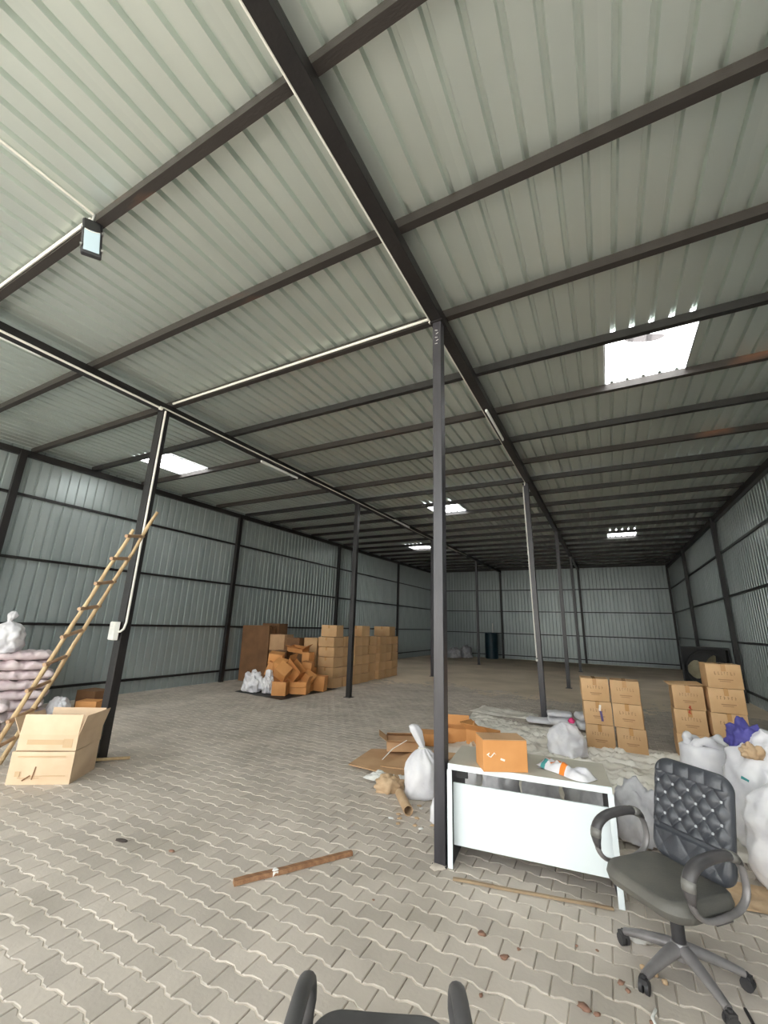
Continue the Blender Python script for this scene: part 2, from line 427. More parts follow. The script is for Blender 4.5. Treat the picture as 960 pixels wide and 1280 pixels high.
# white chalk scribble near the column head
b = MB()
for i, (dx, dz, a) in enumerate(((0,.0,.3),(.01,-.04,-.4),(0,-.09,.2),(.012,-.13,-.3),(0,-.17,.1))):
    b.box((dx-.005, -.0562, ZR(Y0)-.12+dz), (.03,.0012,.008), rotm(0,a,0))
b.build('chalk_mark', 'mark_chalk', cA0)['label'] = 'white chalk marks near the column head'
column(XA, Y1, 'slightly leaning black steel column with thin white pipe, behind the flat white packs', .11, .11, lean=-.07)
column(XA, Y2, 'third steel column of the right-hand row, thin and grey, before the back wall')
column(XA, Y3, 'farthest and smallest steel column of the right-hand row')
column(XB, Y0, 'tall black steel column with a white switch box and a ladder leaning on it', .15, .12, m='column_black')
column(XB, Y1, 'black steel column standing in front of the rows of stacked cartons', .12, .12, m='column_black')
column(XB, Y2, 'far steel column almost hidden behind the centre column')
column(XB, Y3, 'far thin steel column beside the blue barrel')
def pipe(pts, r, label, clips=()):
    t = thing('conduit_pipe', label, 'pipe', pts[0])
    o = Vector(pts[0]); b = MB(); b.tube([Vector(p)-o for p in pts], r, 8); b.build('tube', 'pvc', t, smooth=40)
    b = MB()
    for c in clips: b.box(Vector(c)-o, (r*3, r*3, r*3))
    if clips: b.build('junction_box', 'pvc', t, bevel=.004)
zb = lambda y: ZR(y)
pxa, pxb = XA-.075, XB+.079
pipe([(pxb, -2.2, zb(-2.2)+.0), (pxb, 3.6, zb(3.6)+.0)], .016, 'white conduit along the left beam, from the front to the ladder column', [(pxb,3.62,zb(3.6)+.0)])
pipe([(pxb, 3.66, zb(3.6)+.03), (pxb, 12.2, zb(12.2)+.03), (pxb+.02, 14, zb(14)-.02), (pxb, 20.5, zb(20.5)+.03)], .013, 'thin white conduit along the left beam, from the ladder column to the back')
pipe([(pxb+.03, PUR0-.05, zb(3.8)+BH+.03), (pxa, PUR0-.05, zb(3.8)+BH+.03)], .016, 'white conduit along the purlin between the two nearest columns')
pipe([(pxa, -2.2, zb(-2.2)+.02), (pxa, 3.66, zb(3.66)+.02)], .012, 'thin white conduit along the right beam, in front of the centre column', [(pxa,3.68,zb(3.66)+.02)])
pipe([(pxa, 3.72, zb(3.72)+.02), (pxa, 9.8, zb(9.8)+.02), (pxa-.02, 9.84, zb(9.8)-.05)], .012, 'thin white conduit along the right beam, behind the centre column')
pipe([(XB+.092, Y0-.03, 5.09), (XB+.092, Y0-.03, 1.76), (XB+.092, Y0-.05, 1.67), (XB+.085, Y0-.085, 1.635), (XB+.065, Y0-.10, 1.63)], .016, 'white conduit running down the ladder column into the switch box')
pipe([(XA-.068-.064, Y1-.06, 5.12), (XA-.068-.0, Y1-.06, 1.25)], .014, 'thin white pipe down the leaning column behind the desk', [(XA-.068, Y1-.06, 1.2)])
lx, ly = -3.72, rows_of(-2)
pipe([(lx, YF+.1, sheet_z(YF)-.02), (lx, ly-.05, sheet_z(ly)-.02)], .01, 'thin white conduit across the roof sheets to the floodlight')
pipe([(lx-.02, ly-.05, zb(ly)+BH+.04), (XB+.1, ly-.05, zb(ly)+BH+.04)], .016, 'white conduit along the rusty purlin beside the floodlight')
# switch box
t = thing('switch_box', 'white switch box fixed on the ladder column', 'box', (XB-.04, Y0-.10, 1.64), 0); t.rotation_euler = (0,0,-.25)
b = MB(); b.box((0,0,0), (.19,.07,.25)); b.build('body', 'white_plastic', t, bevel=.008)
b = MB(); b.box((0,-.038,0), (.175,.01,.235)); b.build('cover', 'white_plastic', t, bevel=.004)
for k in (-1,1):
    b = MB(); b.box((.04*k,-.045,.06), (.02,.008,.03)); b.build('switch', 'white_plastic', t, bevel=.002)
# floodlight
t = thing('floodlight', 'hanging floodlight with pale glass on the front rusty purlin', 'lamp', (lx, ly-.04, zb(ly)+BH+.02))
dn = Vector((.10,.10,-.985)).normalized(); fn_ = (Vector((0,0,CAMH))-Vector((lx,ly,5.0))).normalized(); fn_ = (fn_ - dn*fn_.dot(dn)).normalized(); sd = dn.cross(fn_)
RM = Matrix((sd, -dn, fn_)).transposed()
def fb(b, c, d): b.box(RM @ Vector(c), d, RM)
b = MB(); fb(b, (0,-.20,0), (.15,.36,.05)); b.build('housing', 'lamp_housing', t, bevel=.012)
b = MB(); fb(b, (0,-.245,.027), (.115,.215,.008)); b.build('glass', 'lamp_glass', t, bevel=.003)
b = MB(); fb(b, (0,-.075,.027), (.12,.10,.008)); b.build('driver_cover', 'fan_black', t, bevel=.003)
b = MB(); b.tube([(0,0,.06),(0,0,.0),RM @ Vector((0,-.05,-.02))], .012); b.build('bracket', 'steel_bright', t)
for sx in (-1,1):
    for yy in (-.13,-.31):
        b = MB(); fb(b, (.075*sx, yy, .02), (.014,.02,.03)); b.build('clamp', 'steel_bright', t)
b = MB(); b.tube([RM @ Vector((-.055,-.135,.03)), RM @ Vector((0,-.155,.034)), RM @ Vector((.055,-.135,.03))], .003, 6); b.build('wire', 'pvc', t)
def batten(x, y, L, z, label, side):
    t = thing('tube_light', label, 'lamp', (x, y, z), group='tube lights on the beams'); t.rotation_euler = (SL,0,0)
    b = MB(); b.box((0,L/2,.0), (.035,L,.03)); b.build('housing', 'white_plastic', t, bevel=.006)
    b = MB(); b.tube([(0,.03,-.022),(0,L-.03,-.022)], .013, 8); b.build('tube', 'tube_white', t, smooth=40)
    for yy in (.012, L-.012):
        b = MB(); b.box((0,yy,-.014), (.034,.024,.036)); b.build('end_cap', 'white_plastic', t, bevel=.004)
batten(XB-.10, .85, 1.2, zb(1.2)+.03, 'white tube light on the left beam, cut by the picture edge', -1)
batten(XB-.03, 6.0, 1.2, zb(6.6)-.035, 'white tube light under the left beam above the first skylight', -1)
batten(XB+.12, 12.1, 1.2, zb(12.6)+.02, 'farther white tube light on the left beam beyond the carton column', -1)
batten(XB+.12, 17.6, 1.2, zb(18)-.03, 'tiny far white tube light on the left beam beside the centre column', -1)
batten(XA+.0, 5.85, 1.2, zb(6.4)-.035, 'white tube light under the right beam beyond the centre column', -1)

# ================================================================== SOFT SHAPES
def sack_mesh(name, m, lx, ly, lz, seed=0., n=28, rough_=.05, pw=5):
    # filled woven sack lying flat: pillow with pinched ends
    b = MB(); nu, nvv = n, 16; vs = []
    for i in range(nu+1):
        u = -1 + 2*i/nu
        e = (1-abs(u)**pw)**.5 if abs(u) < 1 else 0
        wy = ly/2*(.80+.20*e); hz = lz/2*(.10+.90*e)
        for j in range(nvv):
            a = 2*PI*j/nvv; ca, sa = math.cos(a), math.sin(a)
            p = Vector((lx/2*u, wy*math.copysign(abs(ca)**.75, ca), hz*math.copysign(abs(sa)**.8, sa)))
            d = rough_*lz*(nv(p, 7, seed)+.7*nv(p, 16, seed+3)); p.z += d*(1 if sa > 0 else .35); p.y += d*ca
            p.x += .03*nv((p.y, p.z, 0), 9, seed)
            vs.append(p)
    b.add(vs, [(i*nvv+j, i*nvv+(j+1) % nvv, (i+1)*nvv+(j+1) % nvv, (i+1)*nvv+j) for i in range(nu) for j in range(nvv)])
    b.f.append(tuple(reversed(range(nvv)))); b.f.append(tuple(nu*nvv+j for j in range(nvv)))
    for v in b.v: v.z += lz/2
    return b.mesh(name, m, smooth=True)
def upright_sack(b, r, h, seed=0., neck=True, flare=.5, n=72):
    P_ = [(.82*r,0),(.98*r,.03*h),(1.06*r,.14*h),(1.05*r,.32*h),(.97*r,.48*h),(.78*r,.60*h),(.48*r,.68*h),(.2*r,.735*h)]
    if neck: P_ += [(.14*r,.76*h),(.2*r,.82*h),(.32*r*flare*2,.92*h),(.2*r*flare*2,.985*h),(.05*r,1.0*h)]
    else: P_ += [(.03*r,.76*h)]
    prof = []
    for (ra, za), (rb_, zb_) in zip(P_, P_[1:]):
        for q in range(5): prof.append((ra+(rb_-ra)*q/5, za+(zb_-za)*q/5))
    prof.append(P_[-1])
    o = len(b.v)
    b.lathe(prof, n, (0,0,0), lambda a, t: 1 + .05*math.sin(2*a+seed) + (.02+.10*max(0,t-.35))*math.sin(9*a+seed*2+t*2) + .04*math.sin(5*a+3*t+seed))
    for v in b.v[o:]:
        d = nv(v, 9, seed)*.03*r/.2; dv_ = noise.voronoi(v*6.5+Vector((seed,0,seed)))[0]; e_ = 1-.16*min(.45, dv_[1]-dv_[0])
        v.x = v.x*e_ + d; v.y = v.y*e_ + nv(v, 9, seed+5)*.03*r/.2
        v.z = max(0, v.z + (0 if v.z < .01 else .02*nv(v, 6, seed+9)))
    return b
def crumple(name, m, sx, sy, sz, seed=0., sub=5, amp=.24, flat=.35):
    bm = bmesh.new(); bmesh.ops.create_icosphere(bm, subdivisions=sub, radius=1)
    for v in bm.verts:
        p = v.co.copy(); sv = Vector((seed*1.3, seed*.7, seed*2.1))
        d1 = noise.voronoi(p*1.5+sv)[0]; d2 = noise.voronoi(p*3.6+sv)[0]
        k = 1 + amp*(abs(nv(p, 1.7, seed))*1.4 - .35) - amp*.8*min(.5, d1[1]-d1[0]) - amp*.35*min(.5, d2[1]-d2[0])
        q = p*k; q.z = max(q.z, -flat); v.co = Vector((q.x*sx/2, q.y*sy/2, (q.z+flat)*sz/(1+flat)))
    me = bpy.data.meshes.new(name); bm.to_mesh(me); bm.free()
    for p in me.polygons: p.use_smooth = True
    me.materials.append(MATS[m]); return me
def put(name, me, label, cat, loc, rz=0, group=None, rot=None):
    o = link(name, me); o.location = loc; o.rotation_euler = rot if rot else (0,0,rz); return tag(o, label, cat, group)

# ================================================================== CARTONS
cm = {}
def carton_me(w_, d_, h_, m='kraft', bulge=.016):
    key = (w_, d_, h_, m)
    if key in cm: return cm[key]
    b = MB(); n = 5; vs = []
    bm = bmesh.new(); bmesh.ops.create_cube(bm, size=1)
    bmesh.ops.subdivide_edges(bm, edges=bm.edges[:], cuts=3, use_grid_fill=True)
    for v in bm.verts:
        x, y, z = v.co*2; s = bulge
        fx = s*(1-y*y)*(1-z*z); fy = s*(1-x*x)*(1-z*z)
        v.co = Vector((x*(w_/2 + fx), y*(d_/2 + fy), (z+1)/2*h_ - (.004*(1-x*x) if z > .99 else 0)))
    me = bpy.data.meshes.new('body'); bm.to_mesh(me); bm.free()
    for p in me.polygons: p.use_smooth = True
    me.set_sharp_from_angle(angle=math.radians(40)); me.materials.append(MATS[m]); cm[key] = me; return me
def tape_me(w_, d_, h_):
    key = ('tape', w_, d_, h_)
    if key not in cm:
        b = MB(); b.box((0,0,h_-.001), (.055, d_+.02, .004)); b.box((0,-d_/2-.0125,h_-.05), (.055,.003,.10)); cm[key] = b.mesh('tape', 'tape')
    return cm[key]
def print_me(w_, d_, h_, v=0):
    key = ('print', w_, d_, h_, v)
    if key not in cm:
        b = MB(); rr = random.Random(v+5); y = -d_/2-.0135; x = -w_*.30
        while x < w_*.28:
            k = rr.uniform(.018,.032); b.box((x+k/2, y, h_*.62), (k*.28,.002,.045)); b.box((x+k*.7, y, h_*.62+rr.choice((-.018,0,.018))), (k*.6,.002,.01)); x += k+.016
        b.box((w_*.02, y, h_*.36), (w_*.42,.002,.012)); b.box((w_*.0, y, h_*.29), (w_*.30,.002,.008))
        cm[key] = b.mesh('print', 'print')
    return cm[key]
def carton(loc, rz, w_, d_, h_, label, m='kraft', tape=True, prt=None, group=None, rot=None):
    t = thing('carton', label, 'carton', loc, rz, group, rot=rot)
    link('body', carton_me(w_, d_, h_, m), t)
    if tape: link('tape', tape_me(w_, d_, h_), t)
    if prt is not None: link('print', print_me(w_, d_, h_, prt), t)
    return t
def open_carton(loc, rz, w_, d_, h_, label, m, flaps, group=None, rot=None, name='carton', inner='kraft_inside', prt=False):
    # flaps: dict side -> (length, angle from vertical outwards)
    t = thing(name, label, 'carton', loc, rz, group, rot=rot); th = .006
    b = MB(); b.box((0,0,th/2), (w_,d_,th))
    for s in (-1,1):
        b.box((s*(w_-th)/2,0,h_/2), (th,d_,h_)); b.box((0,s*(d_-th)/2,h_/2), (w_-2*th,th,h_))
    b.build('body', m, t)
    for side, (ln, a) in flaps.items():
        b = MB()
        if side in 'fb':
            s = -1 if side == 'f' else 1
            r = rotm(-s*a,0,0); b.box(Vector((0,s*d_/2,h_)) + r @ Vector((0,0,ln/2)), (w_-.004,th,ln), r)
        else:
            s = -1 if side == 'l' else 1
            r = rotm(0,s*a,0); b.box(Vector((s*w_/2,0,h_)) + r @ Vector((0,0,ln/2)), (th,d_-.004,ln), r)
        b.build('flap', m, t)
    return t
# --- pale stack at the left, in front of the ladder
rz = math.atan2(.37,.54)
cx, cy = -5.96, 3.15
t = carton((-5.965,3.10,0), rz, .66, .52, .33, 'worn pale carton on the floor carrying an open carton beside the ladder', 'kraft_pale', tape=False)
b = MB(); b.box((0,-.278,.285), (.50,.002,.012)); b.box((-.22,-.277,.11), (.05,.002,.05)); b.box((-.1,-.277,.07), (.22,.002,.006)); b.box((.1,-.277,.09), (.36,.002,.006)); b.build('print', 'print_pale', t)
b = MB(); b.box((-.05,-.279,.12), (.012,.002,.13), rotm(0,.15,0)); b.box((-.12,-.279,.07), (.09,.002,.014), rotm(0,-.6,0)); b.build('tear', 'kraft_dark', t)['label'] = 'dark torn slit'
t = open_carton((-5.95,3.11,.335), rz-.03, .64, .50, .165, 'open pale carton with raised flaps stacked on a worn carton by the ladder', 'kraft_pale', {'f': (.21,-.13), 'r': (.21,.26), 'b': (.20,.05), 'l': (.20,.5)})
b = MB(); b.box((-.02,-.252,.09), (.40,.002,.05)); b.box((.22,-.252,.08), (.1,.002,.09)); b.build('print', 'print_pale', t)
# --- ladder
f1 = Vector((-6.93,2.96,0)); t1 = Vector((-5.681,3.62,3.326)); wv = Vector((.16,-.25,0))
t = thing('bamboo_ladder', 'bamboo ladder leaning on the column at the left', 'ladder', f1)
def wob(a, c, r, seed, n=16):
    pts = []; rs = []
    for i in range(n+1):
        p = a.lerp(c, i/n) + Vector((nv((i*.5,seed,0))*.02, nv((0,i*.5,seed))*.02, 0)); pts.append(p); rs.append(r*(1.12-.3*i/n) * (1.12 if i % 3 == 0 else 1))
    return pts, rs
p_, r_ = wob(Vector((0,0,.02)), t1-f1, .026, 1.); b = MB(); b.tube(p_, r_, 9); b.build('rail', 'bamboo', t, smooth=60)
p_, r_ = wob(wv+Vector((0,0,.02)), wv+(t1-f1)*.9, .026, 5.); b = MB(); b.tube(p_, r_, 9); b.build('rail', 'bamboo', t, smooth=60)
for i in range(9):
    k = .09 + i*.099; c = (t1-f1)*k + wv*.55; d = wv.normalized(); b = MB()
    c.z += .0
    b.tube([c-d*.21+Vector((0,0,.035+random.uniform(-.015,.015))), c+d*.24+Vector((0,0,-.045+random.uniform(-.015,.015)))], .024, 7); b.build('rung', 'rung_wood', t, smooth=60)
    b = MB(); b.tube([c-d*.16-Vector((.03,.03,.04)), c-d*.16+Vector((.03,.03,.04))], .03, 6)
# --- pile of sacks at the left
A_ = Vector((-9.2,4.40,0)); dl = Vector((-.44,-.9,0)).normalized(); aw = Vector((-.9,.44,0)).normalized()   # along the face, and away from the viewer
sm = [sack_mesh('sack', 'sack_pink', .84, .62, .178, s*1.37, rough_=.2) for s in range(5)]
ordn = ('bottom', 'second', 'third', 'fourth', 'fifth', 'sixth', 'top')
coln = ('right-hand', 'left-hand', '')
for c in range(2):
    for k in range(7):
        if c == 2 and k > 5: continue
        q = A_ + dl*(.42+c*.82+random.uniform(-.04,.04)) + aw*(.32+random.uniform(-.04,.04)) + Vector((0,0,k*.168))
        o = put('sack', sm[(c*3+k) % 5], 'pinkish white woven sack, %s layer of the %s column of the pile' % (ordn[k], coln[c]), 'sack', q, math.atan2(dl.y,dl.x)+random.uniform(-.06,.06)+(PI if (k+c) % 2 else 0), 'woven sacks piled at the left edge')
for k in range(3):
    put('sack', sm[(k+2) % 5], 'pinkish woven sack, %s layer of the low stack behind the ladder foot' % ordn[k], 'sack', A_+dl*.85-aw*1.0+Vector((0,0,k*.168)), math.atan2(dl.y,dl.x)+random.uniform(-.08,.08), 'woven sacks piled at the left edge')
b = MB(); upright_sack(b, .27, .70, 2.2, flare=.42); o = b.build('sack', 'sack_white', None, smooth=True); o.location = A_+dl*.78+aw*.3+Vector((0,0,1.18)); o.rotation_euler = (.1,.12,.4)
tag(o, 'white plastic sack with a pointed neck lying on top of the sack pile', 'sack')
put('plastic_bag', crumple('plastic_bag', 'sack_white', .42, .36, .36, 3.), 'white crumpled bag on the floor at the right foot of the sack pile', 'bag', (-9.38,4.72,0), .4)
carton((-9.28,5.25,0), .5, .40, .3, .22, 'orange carton on the floor between the sack pile and the wall', 'kraft_orange', tape=False)
carton((-9.75,5.55,0), .2, .5, .4, .34, 'dark brown carton behind the sack pile near the wall', 'kraft_dark', tape=False)
# stick behind the ladder column
b = MB(); b.tube([(-6.05,3.28,.10),(-5.85,3.95,.02)], .018, 8); 
o = b.build('bamboo_stick', 'bamboo', None, smooth=60); tag(o, 'short bamboo stick on the floor behind the pale cartons', 'stick')

# --- long row of stacked cartons
ys = [10.85,11.40,11.92,12.44,13.06,13.62,14.18,14.74]
ords = ('first','second','third','fourth','fifth','sixth','seventh','eighth')
layer = ('bottom','second','third','fourth','top')
for i, y in enumerate(ys):
    off = random.uniform(-.03,.03) - (.06 if i == 4 else 0)
    for k in range(5):
        d_ = .52; w_ = .57
        carton((-7.60+off+random.uniform(-.025,.025), y+d_/2+random.uniform(-.012,.012), k*.288), random.uniform(-.06,.06), w_, d_-.02, .278,
               'kraft carton, %s layer, %s stack of the long row behind the orange heap' % (layer[k], ords[i]), 'kraft', tape=True, group='kraft cartons stacked in the long row')
carton((-7.62,11.12,1.445), .1, .52, .45, .34, 'taped shiny carton on top of the first stack of the long row', 'kraft', group='cartons topping the long row')
carton((-7.60,12.75,1.445), -.1, .5, .45, .34, 'carton on top of the row, just right of the column', 'kraft', group='cartons topping the long row')
carton((-7.55,14.5,1.445), .1, .62, .6, .34, 'carton on top of the far end of the long row', 'kraft', group='cartons topping the long row')
# --- bundle of flat cardboard standing by the wall
t = thing('cardboard_bundle', 'tall dark brown bundle of flat cardboard standing against the left wall', 'cardboard', (-10.12,10.45,0)); t.rotation_euler = (0,-.02,.12)
for i in range(10):
    b = MB(); hh = 1.70+random.uniform(-.04,.03); b.box((random.uniform(-.02,.02), i*.034, hh/2), (1.02+random.uniform(-.03,.03), .026, hh)); b.build('board', 'kraft_dark', t)
for k in range(3):
    carton((-9.40,10.86,k*.485), .12+random.uniform(-.03,.03), .56, .5, .48, 'brown carton, %s of the three stacked beside the cardboard bundle' % ('lowest','middle','uppermost')[k], 'kraft_dark' if k < 2 else 'kraft_flat', tape=False)
carton((-10.02,11.2,.0), .12, .66, .5, 1.78, 'tall brown carton showing above the cardboard bundle by the wall', 'kraft_dark', tape=False)
# --- tarp and orange pile
b = MB(); n = 26; P0 = [(-9.05,8.75),(-7.2,8.5),(-7.15,10.9),(-9.3,11.2)]; vs = []
for j in range(n+1):
    for i in range(n+1):
        u, v = i/n, j/n; q = (Vector(P0[0])*(1-u)+Vector(P0[1])*u)*(1-v) + (Vector(P0[3])*(1-u)+Vector(P0[2])*u)*v
        vs.append((q.x+.04*nv((q.x,q.y,0),3), q.y+.04*nv((q.x,q.y,4),3), .006+.010*abs(nv((q.x,q.y,1),4))))
b.add(vs, [(j*(n+1)+i, j*(n+1)+i+1, (j+1)*(n+1)+i+1, (j+1)*(n+1)+i) for j in range(n) for i in range(n)])
tag(b.build('floor_tarp', 'black_tarp', None, smooth=True), 'black tarp on the floor under the heap of orange cartons', 'tarp')
OG = 'orange cartons tipped in a heap'
Q = .02
oc = [ # x, y, z, rot, size, label, open flaps
 ((-7.70,9.02,Q), (0,0,.45), (.36,.34,.33), 'orange carton upright on the tarp, right beside the two white bags', None),
 ((-7.72,9.06,.50), (.78,.55,.35), (.34,.32,.30), 'orange carton balanced on its edge on top of the heap front', None),
 ((-8.40,9.55,.72), (.2,.1,.5), (.38,.30,.28), 'orange carton at the top left peak of the heap', None),
 ((-8.38,9.38,.40), (.1,.35,.6), (.36,.32,.36), 'orange carton leaning out on the left side of the heap', None),
 ((-8.08,9.42,.56), (.4,.2,.2), (.32,.30,.28), 'orange carton tipped forward in the middle of the heap', None),
 ((-7.74,9.45,.46), (.25,.75,.2), (.46,.34,.34), 'open orange carton tipped sideways at the top of the heap', {'f': (.16,.5), 'l': (.16,.4)}),
 ((-7.86,9.95,.50), (.3,.2,.7), (.24,.22,.22), 'small orange carton tucked behind the tipped open one', None),
 ((-7.62,10.0,.48), (.05,.1,.3), (.28,.26,.30), 'orange carton standing high near the first carton stack', None),
 ((-7.50,9.82,.30), (.3,.6,.5), (.32,.28,.24), 'orange carton slanting above the open one on the tarp', None),
 ((-7.42,9.50,Q), (0,0,.35), (.42,.36,.30), 'open orange carton on the tarp with one flap hanging in front', {'f': (.15,2.4), 'l': (.15,.9), 'r': (.15,.4)}),
 ((-7.36,10.26,Q), (0,.06,.30), (.34,.32,.39), 'orange carton leaning against the first carton stack', None),
 ((-7.98,10.46,.59), (0,0,.1), (.24,.30,.40), 'upright orange carton at the back of the heap, left of a twin', None),
 ((-7.92,10.42,Q), (0,0,.1), (.36,.34,.56), 'orange carton low at the back of the heap', None),
 ((-8.15,9.98,Q), (0,0,.2), (.40,.36,.40), 'orange carton buried in the middle of the heap', None),
 ((-8.15,9.45,Q), (0,0,.6), (.40,.36,.40), 'orange carton at the foot of the heap behind the white bags', None),
 ((-7.80,9.42,Q), (0,0,.2), (.40,.30,.40), 'orange carton at the foot of the heap behind the front one', None),
 ((-7.60,9.90,Q), (0,0,.1), (.36,.32,.28), 'orange carton at the foot of the heap under the slanting one', None),
 ((-8.40,10.5,.99), (.15,.1,.15), (.52,.40,.13), 'shallow open orange tray on top at the back of the heap', {'f': (.14,1.0), 'r': (.14,.8)}),
]
for loc, rot, s, lab, fl_ in oc:
    if fl_: open_carton(loc, 0, s[0], s[1], s[2], lab, 'kraft_orange', fl_, OG, rot=rot)
    else: carton(loc, 0, s[0], s[1], s[2], lab, 'kraft_orange', tape=False, group=OG, rot=rot)
carton((-8.86,10.30,Q), .1, .5, .46, .82, 'tall dark carton standing behind the orange heap', 'kraft_dark', tape=False)
carton((-8.84,10.32,.845), .2, .46, .4, .16, 'flat dark carton lying on the tall dark one behind the heap', 'kraft_dark', tape=False)
carton((-8.37,10.66,Q), .05, .4, .42, .94, 'tall brown carton under the shallow tray behind the heap', 'kraft_dark', tape=False)
carton((-8.95,11.05,.02), .1, .56, .5, 1.34, 'very dark tall carton in the shade behind the heap', 'kraft_dark', tape=False)
carton((-8.34,11.25,.02), .0, .5, .5, 1.36, 'pale tall carton between the heap and the long row', 'kraft', tape=False)
for i, (p, s, lab) in enumerate((((-8.62,8.98,.02), (.60,.46,.54), 'larger white plastic bag on the tarp at the left of the orange heap'), ((-8.16,9.06,.02), (.34,.36,.54), 'narrow white plastic bag between the larger bag and the orange cartons'))):
    put('plastic_bag', crumple('plastic_bag', 'sack_white', s[0], s[1], s[2], 11+i*3, 5, .42, .55), lab, 'bag', p, .3)

# ================================================================== BACK OF THE SHED
t = thing('barrel', 'dark blue barrel by the back wall', 'barrel', (-6.72,27.6,.005))
b = MB(); b.lathe([(.36,0),(.40,.03),(.40,.45),(.415,.47),(.40,.49),(.40,.98),(.415,1.0),(.40,1.02),(.40,1.46),(.37,1.52)], 28); b.build('body', 'barrel_blue', t, smooth=35)
b = MB(); b.lathe([(.40,1.50),(.415,1.51),(.415,1.56),(.40,1.57),(.1,1.575)], 28); b.build('lid', 'barrel_blue', t, smooth=35)
b = MB(); b.tube([(-6.75,28.2,.0),(-6.75,28.2,2.15)], .03, 8); o = b.build('standing_pipe', 'pvc', None); tag(o, 'short white pipe standing behind the blue barrel', 'pipe')
for i, (p, s, lab) in enumerate((((-8.75,26.3,.0), (.9,.7,.62), 'grey crumpled plastic bag at the back wall, nearest the centre column'), ((-8.2,27.0,.0), (.8,.7,.8), 'taller grey crumpled plastic bag at the back wall, left of the barrel'))):
    put('plastic_bag', crumple('plastic_bag', 'bag_grey', s[0], s[1], s[2], 21+i*3, 4, .3), lab, 'bag', p, .3)
# industrial fan near the right wall
t = thing('industrial_fan', 'big black boxed fan with beige blades near the right wall', 'fan', (2.66,17.35,0)); t.rotation_euler = (0,0,-.05)
W_, H_, D_ = 1.24, 1.44, .5
b = MB()
b.box((0,D_,H_/2), (W_,.03,H_))
b.box((-W_/2,D_/2,H_/2), (.04,D_,H_)); b.box((W_/2,D_/2,H_/2), (.04,D_,H_)); b.box((0,D_/2,.03), (W_,D_,.06)); b.box((0,D_/2,H_-.03), (W_,D_,.06)); b.build('housing', 'fan_black', t)
b = MB(); b.tube([(.60*math.cos(a)*.9, .04, .73+.60*math.sin(a)) for a in [2*PI*k/32 for k in range(32)]], .025, 6, closed=True); b.build('shroud_ring', 'fan_black', t)
def blade(a, tw0):
    b = MB(); vs = []
    for k in range(7):
        r = .07+.46*k/6; wd = .06+.24*math.sin(PI*min(1,k/6*.9+.12)); tw = tw0-.1*k/6
        for s in (-1,1): vs.append((r*math.cos(a)-s*wd*math.sin(a)*math.cos(tw), .22+s*wd*math.sin(tw)-.006, .73+r*math.sin(a)+s*wd*math.cos(a)*math.cos(tw)))
        for s in (-1,1): vs.append((r*math.cos(a)-s*wd*math.sin(a)*math.cos(tw), .22+s*wd*math.sin(tw)+.006, .73+r*math.sin(a)+s*wd*math.cos(a)*math.cos(tw)))
    fs = []
    for k in range(6):
        o = 4*k; fs += [(o,o+1,o+5,o+4),(o+2,o+6,o+7,o+3),(o,o+4,o+6,o+2),(o+1,o+3,o+7,o+5)]
    b.add(vs, fs); return b
for k in range(3): blade(PI*1.0+k*2*PI/3, (.25,1.2,1.35)[k]).build('blade', 'fan_beige', t, smooth=40)
b = MB(); b.tube([(0,.12,.73),(0,.3,.73)], .08, 14); b.build('hub', 'fan_black', t, smooth=40)

# ================================================================== MIDDLE OF THE FLOOR
# wrinkled plastic sheeting
def ground_sheet(name, outline, m, label, cat, amp=.03, n=70, z0=.004, seed=0., fr=2.2):
    P = [Vector(p) for p in outline]; b = MB(); vs = []
    for j in range(n+1):
        for i in range(n+1):
            u, v = i/n, j/n; q = (P[0]*(1-u)+P[1]*u)*(1-v) + (P[3]*(1-u)+P[2]*u)*v
            e = min(u,1-u,v,1-v); q = q + Vector((nv((q.x,q.y,seed),.9), nv((q.x,q.y,seed+4),.9)))*.25*max(0,1-e*5)
            r1 = 1-abs(nv((q.x*.6+q.y*.2,q.y*1.1,seed),fr))*2.2; r2 = 1-abs(nv((q.x,q.y,seed+8),fr*2.4))*2.2
            z = z0 + amp*(max(0,r1)**3 + .45*max(0,r2)**3)*min(1,e*10+.1)
            vs.append((q.x, q.y, z))
    b.add(vs, [(j*(n+1)+i, j*(n+1)+i+1, (j+1)*(n+1)+i+1, (j+1)*(n+1)+i) for j in range(n) for i in range(n)])
    o = b.build(name, m, None, smooth=True); return tag(o, label, cat)
ground_sheet('plastic_sheet', [(-2.2,5.0),(1.6,5.0),(1.7,8.2),(-2.9,9.9)], 'poly_sheet', 'wrinkled beige plastic sheeting spread on the floor behind the desk', 'sheet', .085, 170, fr=2.8)
ground_sheet('plastic_sheet', [(-3.0,10.0),(-1.6,9.75),(-1.5,10.5),(-3.0,10.9)], 'poly_sheet', 'smaller strip of plastic sheeting at the foot of the leaning column', 'sheet', .04, 50, seed=5.)
CW, CD, CH = .40, .40, .345
rowname = ('bottom','middle','top')
for sx, nm in ((-.30,'left'),(.145,'right')):
    for k in range(3):
        t = carton((sx+.012*k*(-1 if sx < 0 else -1), 8.27, .05+k*CH), (.08 if sx < 0 else -.02)+random.uniform(-.03,.03), CW, CD, CH-.004,
               '%s kraft carton of the %s-hand stack of three behind the desk' % (rowname[k], nm), 'kraft', prt=k+(3 if sx < 0 else 0), group='printed kraft cartons behind the chair')
        if sx < 0 and k == 1:
            b = MB(); b.box((.03,-.216,.25), (.03,.002,.09), rotm(0,.15,0)); b.build('label_strip', 'print_white', t)
            b = MB(); b.box((.045,-.217,.13), (.035,.002,.15), rotm(0,-.1,0)); b.build('label_mark', 'print_purple', t)
